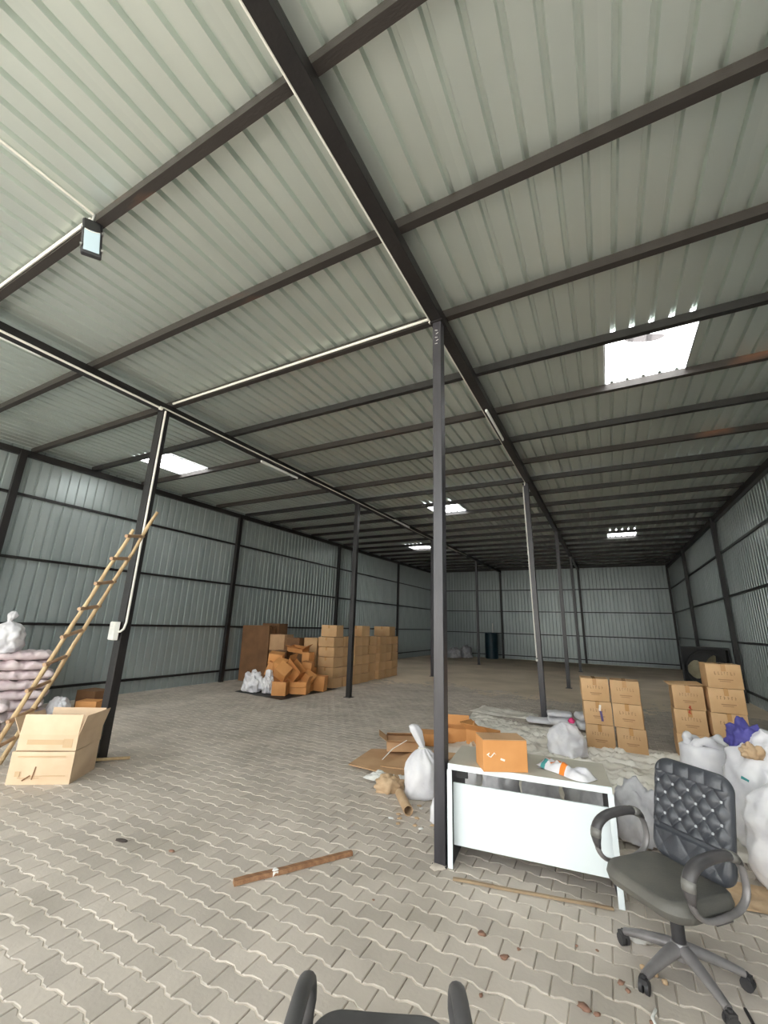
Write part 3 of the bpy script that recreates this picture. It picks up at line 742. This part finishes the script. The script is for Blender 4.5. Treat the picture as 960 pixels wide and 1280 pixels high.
for k in range(3):
    t = carton((.95+.01*k, 8.48, .03+k*CH), .0+random.uniform(-.03,.03), CW, CD, CH-.004, '%s kraft carton of the stack of three just behind the black chair' % rowname[k], 'kraft', prt=k+1, group='printed kraft cartons behind the chair')
    if k > 0:
        b = MB(); b.box((.0,-.2165,.035 if k == 2 else .315), (.02,.002,.05)); b.box((.0,-.2165,.02 if k == 2 else .3), (.05,.002,.012), rotm(0,.6,0)); b.build('label_mark', 'print_red', t)
        if k == 2:
            b = MB(); rr_ = rotm(-1.15,0,0); b.box(Vector((0,-.19,CH+.0)) + rr_ @ Vector((0,.0,.0)), (.01,.01,.004)); b.box((-.02,.02,CH+.012), (.46,.44,.006), rotm(.03,-.05,.05)); b.build('loose_flap', 'kraft', t)
for k in range(4):
    carton((1.41+.012*k, 8.46, .03+k*CH), .06+random.uniform(-.03,.03), .43, CD, CH-.004, '%s kraft carton of the tallest stack by the purple cloth' % ('bottom','second','third','top')[k], 'kraft', prt=k+7, group='printed kraft cartons behind the chair')
# big white bag behind the desk and flat white packs
b = MB(); upright_sack(b, .27, .62, 4.4, neck=False); o = b.build('plastic_bag', 'sack_white', None, smooth=True); o.location = (-.72,7.42,.03); o.rotation_euler = (.0,-.12,.5); o.scale = (1.0,.9,1)
tag(o, 'big white plastic bag leaning against the carton stack behind the desk', 'bag')
b = MB(); b.lathe([(.035,0),(.05,.03),(.02,.07)], 10, (0,0,0), lambda a, t: 1+.3*math.sin(3*a)); o2 = b.build('ribbon', 'magenta', o, smooth=True); o2.location = (.11,-.10,.455); o2['label'] = 'bright pink tie'
for i, (p, s, lab) in enumerate((((-1.42,9.55,.03), (.46,.36,.10), 'flat white pack lying alone left of the others'), ((-1.02,9.62,.03), (.50,.42,.14), 'flat white pack lying behind the big white bag'), ((-1.05,9.68,.172), (.46,.36,.10), 'flat white pack lying on another, nearest the leaning column'), ((-.50,9.5,.03), (.46,.4,.15), 'lower flat white pack beside the carton stack'), ((-.50,9.55,.182), (.48,.42,.14), 'upper flat white pack beside the carton stack'))):
    put('plastic_pack', sack_mesh('plastic_pack', 'sack_white', s[0], s[1], s[2], 30+i, pw=12, rough_=.12), lab, 'pack', p, .1*i, 'flat white packs by the leaning column')
# grey bags heaped behind the desk
for i, (x, y, s) in enumerate(((-1.18,5.05,(.42,.42,.54)),(-.77,4.98,(.42,.42,.5)),(-.36,5.08,(.42,.45,.48)),(.06,5.0,(.42,.45,.48)),(.42,5.4,(.45,.45,.40)))):
    put('plastic_bag', crumple('plastic_bag', 'bag_grey', s[0], s[1], s[2], 40+i*3, 4, .32), 'grey crumpled bag seen under the desk top, %s from the centre column' % ords[i], 'bag', (x,y,.03), i*.7, 'crumpled bags behind the desk')

# --- tied white sack and cardboard heap left of the centre column
t = thing('sack', 'white sack tied with a twisted neck beside the centre column', 'sack', (-2.03,4.98,.0)); t.rotation_euler = (0,-.06,.3)
b = MB()
b.lathe([(.19,0),(.215,.01),(.228,.04),(.232,.08),(.230,.13),(.226,.18),(.220,.23),(.210,.28),(.192,.33),(.165,.37),(.13,.405),(.09,.437),(.055,.458),(.042,.468)], 64, (0,0,0), lambda a, t_: 1+.06*math.sin(2*a)+(.012+.12*max(0,t_-.4))*math.sin(11*a+t_*2)+.03*math.sin(5*a+2*t_))
for v in b.v:
    q_ = noise.voronoi(v*8)[0]; e_ = 1-.14*min(.45,q_[1]-q_[0]); v.x = v.x*e_+.02*nv(v,8,1); v.y = v.y*e_+.02*nv(v,8,2)
b.build('body', 'sack_white', t, smooth=True)
b = MB(); b.lathe([(.04,.46),(.030,.48),(.04,.52),(.055,.58),(.07,.65),(.06,.70),(.03,.715)], 24, (0,0,0), lambda a, t_: 1+.16*math.sin(6*a+t_*5))
for v in b.v: v.x -= .38*max(0,v.z-.48)
b.build('neck', 'sack_white', t, smooth=True)
b = MB(); b.tube([(.045*math.cos(a),.045*math.sin(a),.472) for a in [2*PI*k/14 for k in range(14)]], .006, 6, closed=True); b.build('tie', 'pvc', t)
def slab(name, pts, th, m, label, cat='cardboard', z=.01, tilt=0., group=None):
    c = sum((Vector(p) for p in pts), Vector((0,0)))/len(pts); b = MB(); n = len(pts)
    zz = [z + tilt*((p[0]-c.x)+(p[1]-c.y)) + .012*nv((p[0],p[1],z),3) for p in pts]
    b.add([(p[0],p[1],zz[i]) for i, p in enumerate(pts)] + [(p[0],p[1],zz[i]+th) for i, p in enumerate(pts)], [tuple(reversed(range(n))), tuple(range(n,2*n))] + [(i,(i+1) % n,n+(i+1) % n,n+i) for i in range(n)])
    o = b.build(name, m); return tag(o, label, cat, group)
CG = 'flattened cardboard left of the centre column'
slab('flattened_carton', [(-3.25,5.30),(-2.50,5.25),(-2.25,5.85),(-2.9,6.35),(-3.35,6.1)], .012, 'kraft_flat', 'largest flattened brown carton on the paving, leftmost of the heap', z=.02, group=CG)
slab('flattened_carton', [(-2.85,5.45),(-2.15,5.5),(-2.1,6.4),(-2.7,6.3)], .012, 'kraft_flat', 'flattened brown carton lying over the largest one behind the tied sack', z=.055, tilt=.03, group=CG)
open_carton((-2.86,6.25,.07), .5, .55, .36, .13, 'shallow half-crushed brown carton on the flattened cardboard', 'kraft_flat', {'f': (.14,1.25), 'l': (.14,1.0), 'b': (.14,-1.1)}, CG)
carton((-2.78,6.95,.01), .3, .52, .34, .17, 'low orange-brown carton behind the half-crushed one', 'kraft_orange', tape=False, group=CG)
open_carton((-2.40,7.35,.01), .3, .38, .34, .22, 'small open orange carton right of the centre column', 'kraft_orange', {'b': (.15,.4), 'r': (.12,.8)}, CG)
open_carton((-1.95,7.25,.01), -.3, .42, .34, .25, 'open orange carton behind the desk box', 'kraft_orange', {'f': (.16,.9), 'l': (.15,1.0)}, CG)
put('plastic_bag', crumple('plastic_bag', 'sack_white', .42, .36, .34, 61, 4, .3), 'white crumpled bag between the centre column and the desk box', 'bag', (-1.72,5.55,.02), .5)
put('plastic_bag', crumple('plastic_bag', 'sack_white', .16, .2, .22, 66, 4, .2), 'small white bag peeping from behind the centre column', 'bag', (-1.66,4.42,0), .2)
ground_sheet('paper_sheet', [(-2.80,5.05),(-2.42,4.98),(-2.35,5.22),(-2.72,5.36)], 'paper_white', 'crumpled white paper lying before the flattened cardboard', 'paper', .05, 22, z0=.02, seed=9., fr=7)
put('crumpled_paper', crumple('crumpled_paper', 'paper_brown', .34, .26, .17, 71, 4, .4), 'crumpled brown paper on the paving left of the tied sack', 'paper', (-2.42,4.86,0), .6)
t = thing('cardboard_tube', 'short cardboard tube on the paving at the foot of the tied sack', 'tube', (-2.22,4.72,.05)); 
b = MB(); d = Vector((.27,-.36,-.0)); nn = 18
for r_, flip in ((.048,0),(.042,1)):
    a_ = d.normalized(); s_ = a_.cross(Vector((0,0,1))).normalized(); u_ = s_.cross(a_)
    vs = [Vector((0,0,0)) + d*k + (s_*math.cos(2*PI*j/nn)+u_*math.sin(2*PI*j/nn))*r_ for k in (0,1) for j in range(nn)]
    b.add(vs, [(j,(j+1) % nn,nn+(j+1) % nn,nn+j) for j in range(nn)])
b.add([], []); k = nn
b.f += [(j, (j+1) % k, 2*k+(j+1) % k, 2*k+j) for j in range(k)] + [(k+j, k+(j+1) % k, 3*k+(j+1) % k, 3*k+j) for j in range(k)]
b.build('wall', 'paper_brown', t, smooth=40)
for i in range(12):
    x, y = random.uniform(-2.1,-1.6), random.uniform(4.0,4.7)
    put('paper_scrap', crumple('paper_scrap', random.choice(('paper_brown','paper_white')), .06, .05, .012, 80+i, 2, .4), 'small paper scrap on the paving before the tied sack', 'scrap', (x,y,0), i, 'paper scraps by the tied sack')
b = MB(); b.tube([(-2.9,5.6,.07),(-2.82,5.75,.18),(-2.7,5.95,.26)], .006, 6); tag(b.build('straw', 'paper_white', None), 'thin pale straw sticking out of the flattened cardboard', 'straw')
# ================================================================== DESK
ex = Vector((1.16,.13,0)).normalized(); rzd = math.atan2(ex.y, ex.x)
t = thing('desk', 'white office desk with a raised front panel and dusty top', 'desk', (-1.30,3.70,0), rzd)
DW, DD, DH = 1.21, .60, .735
b = MB(); b.box((DW/2, DD/2, DH-.0125), (DW, DD, .025)); b.build('top', 'desk_top', t, bevel=.003)
b = MB(); b.box((DW/2, -.004, DH-.0225), (DW, .012, .045)); b.build('front_edge', 'desk_white', t, bevel=.003)
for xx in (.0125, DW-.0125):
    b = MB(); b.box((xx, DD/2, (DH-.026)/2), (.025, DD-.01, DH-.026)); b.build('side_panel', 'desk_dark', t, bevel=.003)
    b = MB(); b.box((xx+(.017 if xx < .5 else -.017)*0, -.004, (DH-.045)/2), (.04 if xx < .5 else .04, .012, DH-.045)); b.build('edge_strip', 'desk_white', t, bevel=.003)
b = MB(); b.box((DW/2, .085, .3525), (DW-.05, .018, .445)); b.build('modesty_panel', 'desk_white', t, bevel=.003)
b = MB(); b.box((DW-.035+.0, DD-.2, .35), (.02, .3, .6)); 
b = MB(); b.box((.10,.075,.655), (.10,.02,.07)); b.build('bracket', 'dark_gap', t)
# small white tab in the gap under the top edge
# carton with a white scrawl on the desk
dbx = Vector((-.985,3.64,.736)); ebx = Vector((.30,.17,0)).normalized(); rb = math.atan2(ebx.y, ebx.x)
t = thing('carton', 'bright orange carton with a white scrawl standing on the desk', 'carton', dbx, rb)
w_, d_, h_ = .355, .235, .225
b = MB(); b.box((w_/2, d_/2, h_/2), (w_, d_, h_)); b.build('body', 'kraft_orange', t, bevel=.004)
b = MB(); b.box((w_/2, d_*.5, h_+.003), (w_-.004, d_-.004, .005)); b.build('top_flap', 'kraft_flat', t)
b = MB(); b.tube([(w_+.001,0,h_+.004),(w_+.03,.0,h_-.03),(w_+.03,0,.1)], .0001, 3)
b = MB()
sc_ = [(.03,.12),(.05,.135),(.04,.115),(.06,.105),(.075,.12),(.09,.135),(.105,.12),(.09,.112),(.075,.128),(.11,.135),(.125,.115)]
b.tube([(x,-.0015,z) for x, z in sc_], .0045, 5); b.build('scrawl', 'print_white', t)
b = MB(); b.box((.155,-.001,.088), (.035,.002,.014), rotm(0,.3,0)); b.build('mark', 'print_white', t)
# plastic packet on the desk
t = thing('snack_packet', 'crumpled white and orange plastic packet lying on the desk', 'packet', (-.60,4.06,.736), math.atan2(-.19,.36))
b = MB(); nx, ny = 26, 10; vs = []
for side in (0,1):
    for j in range(ny+1):
        for i in range(nx+1):
            u, v = i/nx, j/ny*2-1
            wd = .068+.012*math.sin(u*PI)+.012*math.sin(u*9)+.02*max(0,.15-u)/.15; e = (1-v*v)**.5*min(1,(u*7)**.6, ((1-u)*9)**.6)
            x = .42*u; y = v*wd+.015*math.sin(u*7); z = .004+(.055 if side else .003)*e + (.03*nv((x,y,0),17)*e+.014*abs(nv((x,y,0),45))*e if side else 0) + (.02*max(0,1-u*5) if side else 0)
            vs.append((x,y,z))
k = (nx+1)*(ny+1)
b.add(vs, [(s*k+j*(nx+1)+i, s*k+j*(nx+1)+i+1, s*k+(j+1)*(nx+1)+i+1, s*k+(j+1)*(nx+1)+i) for s in (0,1) for j in range(ny) for i in range(nx)])
bd = b; pk = bd.build('wrapper', 'sack_white', t, smooth=True)
pk.data.materials.append(MATS['orange_print']); pk.data.materials.append(MATS['teal_print'])
for p in pk.data.polygons:
    c = p.center; u = c.x/.42
    if .20 < u < .42 and abs(c.y-.01-.04*math.sin((u-.2)*12)) < .034: p.material_index = 1
    elif .45 < u < .58 and c.y < .02: p.material_index = 1
    elif .03 < u < .13 and c.y > .012: p.material_index = 1
    elif .06 < u < .14 and c.y < -.005: p.material_index = 2
# ================================================================== CHAIRS
def cushion(hx, hy, r, ft, bk, er, fn, n=40, sq=None):
    # slab in the xy plane, front face towards +z; fn(x,y) adds relief
    b = MB()
    def rc(x, y):
        ax, ay = abs(x)-(hx-r), abs(y)-(hy-r)
        if ax > 0 and ay > 0:
            # radial clamp that keeps the grid ordered
            L_ = math.hypot(ax, ay); mxx = max(ax, ay)
            k = mxx/L_; ax *= k; ay *= k
            x = math.copysign(hx-r+ax, x); y = math.copysign(hy-r+ay, y)
        return x, y
    def inset(x, y):
        ax, ay = abs(x)-(hx-r), abs(y)-(hy-r)
        if ax > 0 and ay > 0: return r-math.hypot(ax, ay)
        return min(hx-abs(x), hy-abs(y))
    def spread(t): return math.sin(t*PI/2)*.35 + t*.65
    for side in (0,1):
        for j in range(n+1):
            for i in range(n+1):
                x, y = rc(hx*spread(-1+2*i/n), hy*spread(-1+2*j/n)); e = max(0, inset(x, y)); q = min(1, e/er)
                edge = math.sqrt(max(0, 1-(1-q)**2))
                z = (ft*edge + fn(x, y)*q) if side else -bk*min(1, edge*1.0)
                b.v.append(Vector((x, y, z)))
    k = (n+1)*(n+1)
    for s in (0,1):
        for j in range(n):
            for i in range(n): b.f.append((s*k+j*(n+1)+i, s*k+j*(n+1)+i+1, s*k+(j+1)*(n+1)+i+1, s*k+(j+1)*(n+1)+i))
    return b
def xform(b, M):
    for i, v in enumerate(b.v): b.v[i] = M @ v
    return b
TX, TZ = .095, .115
BHX, BHZ = .235, .275
def tuft(x, y):
    # y up the back
    u = x/TX; v = (y-.02)/TZ
    if y > BHZ-.085:
        k = abs(math.sin(PI*u)) ** .5; return .020*k - .012
    if y < -BHZ+.15:
        u2 = x/(TX*1.6); v2 = (y+.2)/(TZ*1.6); k = (abs(math.sin(PI*(u2+v2)))*abs(math.sin(PI*(u2-v2))))**.4
        return .012*k - .010
    if y < -BHZ+.175: return -.016
    k = (abs(math.sin(PI*(u+v)/1.))*abs(math.sin(PI*(u-v)/1.)))
    return .026*k**.4 - .014
def office_chair(label, loc, rz, base_ang, base_off=(0,0), back_h=1.0, tufted=True, arm_m='chair_plastic', seat_m='leather_dusty', ax_=.285, sy=0.):
    t = thing('office_chair', label, 'chair', loc, rz)
    # seat
    b = cushion(.255, .245, .13, .055, .05, .05, lambda x, y: -.012*(1-(x/.25)**2)-(.012 if tufted else .0)*max(0,(y-.12)/.12)**2, 36)
    for v in b.v: v.z += .465; v.y += sy
    b.build('seat', seat_m, t, smooth=True)
    b = MB(); b.box((0,0,.405), (.30,.30,.022)); b.box((0,-.02,.385), (.16,.2,.03)); b.build('seat_plate', 'chair_plastic', t, bevel=.004)
    # backrest
    tilt = math.radians(13 if tufted else 16)
    hz = BHZ if tufted else (back_h-.50)/2/math.cos(tilt)
    b = cushion(BHX, hz, .085, .045, .035, .045, tuft if tufted else (lambda x, y: 0), 110 if tufted else 24)
    # local (x,y,z) -> chair: x, z forward(+y), y up
    Mx = Matrix.Translation((0,-.215,.50)) @ Matrix.Rotation(tilt, 4, 'X') @ Matrix(((1,0,0,0),(0,0,1,0),(0,1,0,0),(0,0,0,1))) @ Matrix.Translation((0,hz,0))
    bk = xform(b, Mx).build('backrest', 'leather_back', t, smooth=True)
    if tufted:
        for r_ in range(-1,3):
            for c in range(-2,3):
                u = c + (.5 if r_ % 2 else 0); v = r_*.5
                x, y = u*TX, v*TZ+.02
                if abs(x) < BHX-.04 and -BHZ+.19 < y < BHZ-.08:
                    bb = MB(); bb.lathe([(.009,0),(.008,.004),(.004,.007)], 8); xform(bb, Mx @ Matrix.Translation((x,y,.036))); bb.build('button', 'button', bk, smooth=True)
    b = MB(); b.tube([(0,-.08,.40),(0,-.24,.40),(0,-.285,.46),(0,-.32,.62)], .02, 8); b.build('back_bracket', 'chair_plastic', t, smooth=40)
    # arms
    for s in (-1,1):
        arm = MB(); pts = []
        for k in range(36):
            a = 2*PI*k/36; ca, sa = math.cos(a), math.sin(a)
            pts.append((s*ax_, -.01+.205*math.copysign(abs(ca)**.72, ca)+.03*sa, .585+.125*math.copysign(abs(sa)**.8, sa)-.02*ca))
        arm.strap(pts, (1,0,0), .020, .012, 10, closed=True)
        am = arm.build('armrest', 'chair_grey' if tufted else arm_m, t, smooth=True)
        pad = MB(); pp = pts[-1:] + pts[:17]; nn = len(pp)
        pad.strap([Vector(p)+Vector((0,0,.008)) for p in pp], (1,0,0), [(.034 if tufted else .026)*min(1,.6+.4*min(i,nn-1-i)/2) for i in range(nn)], [(.024 if tufted else .02)*min(1,.5+.5*min(i,nn-1-i)/2) for i in range(nn)], 12)
        pad.build('arm_pad', arm_m, am, smooth=True)
        if tufted:
            for i0 in (2,13):
                bd_ = MB(); bd_.strap([Vector(p)+Vector((0,0,.009)) for p in pp[i0:i0+3]], (1,0,0), .0352, .0252, 12); bd_.build('arm_band', 'band_grey', am, smooth=True)
        fx = MB(); fx.box((s*(ax_-.03),-.01,.447), (.08,.12,.016)); fx.build('arm_mount', 'chair_plastic', am, bevel=.003)
    # lever
    b = MB(); b.tube([(.05,.04,.40),(.20,.06,.385),(.29,.07,.375)], .006, 6); b.build('lever', 'chair_plastic', t)
    # base
    bx_, by_ = base_off
    b = MB(); b.lathe([(.034,.155),(.034,.30),(.030,.302),(.018,.31),(.018,.40)], 18, (bx_,by_,0)); b.build('gas_column', 'caster_black', t, smooth=40)
    b = MB(); b.lathe([(.03,.085),(.048,.09),(.05,.15),(.04,.165)], 20, (bx_,by_,0)); b.build('hub', 'chair_grey', t, smooth=40)
    for k in range(5):
        a = base_ang - rz + k*2*PI/5; d = Vector((math.cos(a), math.sin(a), 0)); n_ = Vector((-d.y, d.x, 0)); o = Vector((bx_,by_,0))
        b = MB(); pts = [o+d*(.03+.265*i/8)+Vector((0,0,.135-.062*(i/8)**1.3)) for i in range(9)]
        b.strap(pts, n_, [.040-.017*i/8 for i in range(9)], [.030-.012*i/8 for i in range(9)], 10); lg = b.build('base_leg', 'chair_grey', t, smooth=50)
        c = o+d*.305; b = MB(); ca = a+1.0+k; ax = Vector((math.cos(ca), math.sin(ca), 0))
        for sgn in (-1,1):
            b.tube([c+ax*sgn*.006+Vector((0,0,.031)), c+ax*sgn*.024+Vector((0,0,.031))], .030, 14)
        b.tube([c+Vector((0,0,.035)), c+Vector((0,0,.08))], .011, 8); b.box(c+Vector((0,0,.056)), (.042,.042,.026), rotm(0,0,ca)); b.build('caster', 'caster_black', lg, smooth=40)
    return t
office_chair('black tufted leather office chair with dusty seat beside the desk', (.145,3.235,.0), math.atan2(.677,-.737), math.radians(158), (.05,-.10))
office_chair('second black office chair at the bottom edge, only its arms and seat front showing', (-.712,1.40,0), math.atan2(.424,.906), .9, (0,0), back_h=.78, tufted=False, arm_m='near_plastic', seat_m='near_plastic', ax_=.245, sy=.085)
# ================================================================== RIGHT-HAND SACKS
t = thing('sack', 'white sack with a rolled top right behind the black chair', 'sack', (.80,6.1,.03))
b = MB(); b.lathe([(.22,0),(.25,.03),(.265,.2),(.26,.42),(.24,.56),(.235,.62),(.2,.64),(.1,.645)], 30, (0,0,0), lambda a, t_: 1+.05*math.sin(2*a)+.015*math.sin(11*a))
for v in b.v: v.x += .02*nv(v,6,1); v.y += .02*nv(v,6,2)
b.build('body', 'sack_white', t, smooth=True)
b = MB(); b.tube([(.16*math.cos(a),.13*math.sin(a),.66+.035*math.sin(3*a)) for a in [2*PI*k/24 for k in range(24)]], [.045+.012*math.sin(4*k) for k in range(24)], 10, closed=True); b.build('rolled_rim', 'sack_white', t, smooth=True)
for i, (x, y, r_, h_, lab) in enumerate(((1.17,5.4,.34,1.02,'tall printed white sack at the right edge behind the chair'), (1.05,4.72,.25,.74,'white sack standing on the paving at the right edge beside the chair'), (1.82,5.8,.30,.98,'white sack farther back at the right edge under the purple cloth'))):
    b = MB(); upright_sack(b, r_, h_*1.28, 7+i*2.1, neck=False); o = b.build('sack', 'sack_white', None, smooth=True); o.location = (x,y,.01); tag(o, lab, 'sack')
    if i == 0:
        b = MB(); b.box((-.245,-.255,.6), (.06,.004,.03), rotm(0,.3,-.75)); b.build('print', 'teal_print', o)
put('cloth', crumple('cloth', 'blue_cloth', .30, .26, .26, 91, 4, .5), 'blue cloth stuffed on top of the printed white sack', 'cloth', (1.03,5.45,.80), .3)
put('cloth', crumple('cloth', 'blue_cloth', .5, .4, .42, 95, 4, .5), 'purple cloth heaped beside the tallest carton stack', 'cloth', (1.98,8.2,.0), .3)
o = put('cloth', crumple('cloth', 'blue_cloth', .3, .26, .34, 97, 4, .4), 'purple cloth hanging over the white sack at the far right', 'cloth', (1.62,7.2,.3), .2)
carton((1.62,7.2,0), .2, .5, .45, .30, 'low brown carton under the purple cloth at the right', 'kraft_flat', tape=False)
put('crumpled_paper', crumple('crumpled_paper', 'paper_brown', .2, .16, .12, 99, 4, .5), 'crumpled brown paper between the blue cloth and the printed sack', 'paper', (1.02,5.2,.78), .3)
ground_sheet('paper_sheet', [(.52,4.18),(.82,4.22),(.80,4.62),(.56,4.6)], 'paper_brown', 'beige paper lying on the paving behind the chair', 'paper', .012, 14, z0=.006, seed=3., fr=4)
put('crumpled_paper', crumple('crumpled_paper', 'paper_white', .14, .09, .05, 101, 3, .4), 'white crumpled tissue on the paving under the chair seat', 'paper', (-.02,3.55,0), .3)
# ================================================================== SMALL THINGS ON THE PAVING
def beam_slat(a, c, wd, th, m, name, label, cat, n=10):
    a, c = Vector(a), Vector(c); d = (c-a).normalized(); s = Vector((-d.y,d.x,0)); b = MB(); vs = []
    for i in range(n+1):
        p = a.lerp(c, i/n) + s*.008*nv((i*.4,0,0)); k = wd/2*(1-.25*i/n)
        vs += [p-s*k, p+s*k, p+s*k*.8+Vector((0,0,th)), p-s*k*.8+Vector((0,0,th))]
    fs = [(0,1,2,3), tuple(reversed([4*n,4*n+1,4*n+2,4*n+3]))]
    for i in range(n):
        for j in range(4): fs.append((4*i+j, 4*i+(j+1) % 4, 4*i+4+(j+1) % 4, 4*i+4+j))
    b.add(vs, fs); return tag(b.build(name, m), label, cat)
sl = beam_slat((-2.56,2.68,.004), (-2.05,3.46,.004), .055, .03, 'slat_wood', 'wooden_batten', 'split brown wooden slat lying alone on the paving', 'wood')
b = MB(); p = Vector((-2.56,2.68,.0)).lerp(Vector((-2.05,3.46,0)), .32); b.lathe([(.032,0),(.03,.03),(.012,.042)], 10, p, lambda a, t_: 1+.2*math.sin(3*a)); b.build('tape_wrap', 'paper_white', sl, smooth=True)
beam_slat((-1.22,3.56,.003), (-.16,3.79,.003), .03, .014, 'strip_wood', 'wooden_lath', 'thin wooden strip lying on the paving along the desk front', 'wood')
put('debris', crumple('debris', 'dirt_dark', .13, .04, .02, 110, 3, .3), 'small black scrap alone on the paving at the left', 'scrap', (-3.83,2.64,0), .25)
put('debris', crumple('debris', 'leaf_dry', .06, .03, .015, 111, 2, .3), 'tiny brown scrap on the paving right of the black scrap', 'scrap', (-3.33,2.75,0), .2)
def unp(x, y):
    a, c = (x-480)/FPX, (640-y)/FPX; d = R2*a + U2*c + fw; k = -CAMH/d.z; return (d.x*k, d.y*k, 0)
leaf_spots = ((-.88,3.10,.07),(-.72,2.98,.07),(-.66,3.09,.04),(-.30,2.85,.085),(-.24,2.84,.05),(-.77,2.66,.035),(-.72,2.45,.03),(-1.62,3.05,.03),(-.13,3.12,.06),(-.10,3.08,.05),(.0,2.92,.05),(.01,2.87,.06),(-.36,3.3,.03),(-.25,3.32,.03))
for i, (x, y, s) in enumerate(leaf_spots):
    put('dry_leaf', crumple('dry_leaf', 'leaf_dry', s*.85, s*.6, s*.25, 120+i, 2, .6), 'small crumpled dry red-brown leaf on the paving before the desk', 'leaf', (x,y,0), i*.9, 'dry leaves scattered before the desk')
for i, (x, y) in enumerate(((-.02,3.30),(.01,3.26),(.04,3.28),(.03,3.33),(.08,3.24))):
    put('paper_scrap', crumple('paper_scrap', 'paper_brown', .035, .03, .022, 150+i, 2, .4), 'small pale scrap on the paving under the office chair', 'scrap', (x,y,0), i, 'pale scraps under the chair')
# loose strap loop near the chair
b = MB(); b.tube([(.02,2.98,.03),(.0,2.94,.012),(.015,2.90,.008),(.06,2.86,.008),(.12,2.84,.008)], [.006,.008,.009,.01,.01], 6); tag(b.build('plastic_strap', 'paper_white', None, smooth=True), 'white plastic strap on the paving below the office chair', 'strap')
b = MB(); b.tube([(.42,3.25,.006),(.45,3.05,.006),(.40,2.90,.006),(.30,2.82,.006)], .008, 6); tag(b.build('black_cable', 'caster_black', None, smooth=True), 'black cable curving on the paving at the right of the chair base', 'cable')
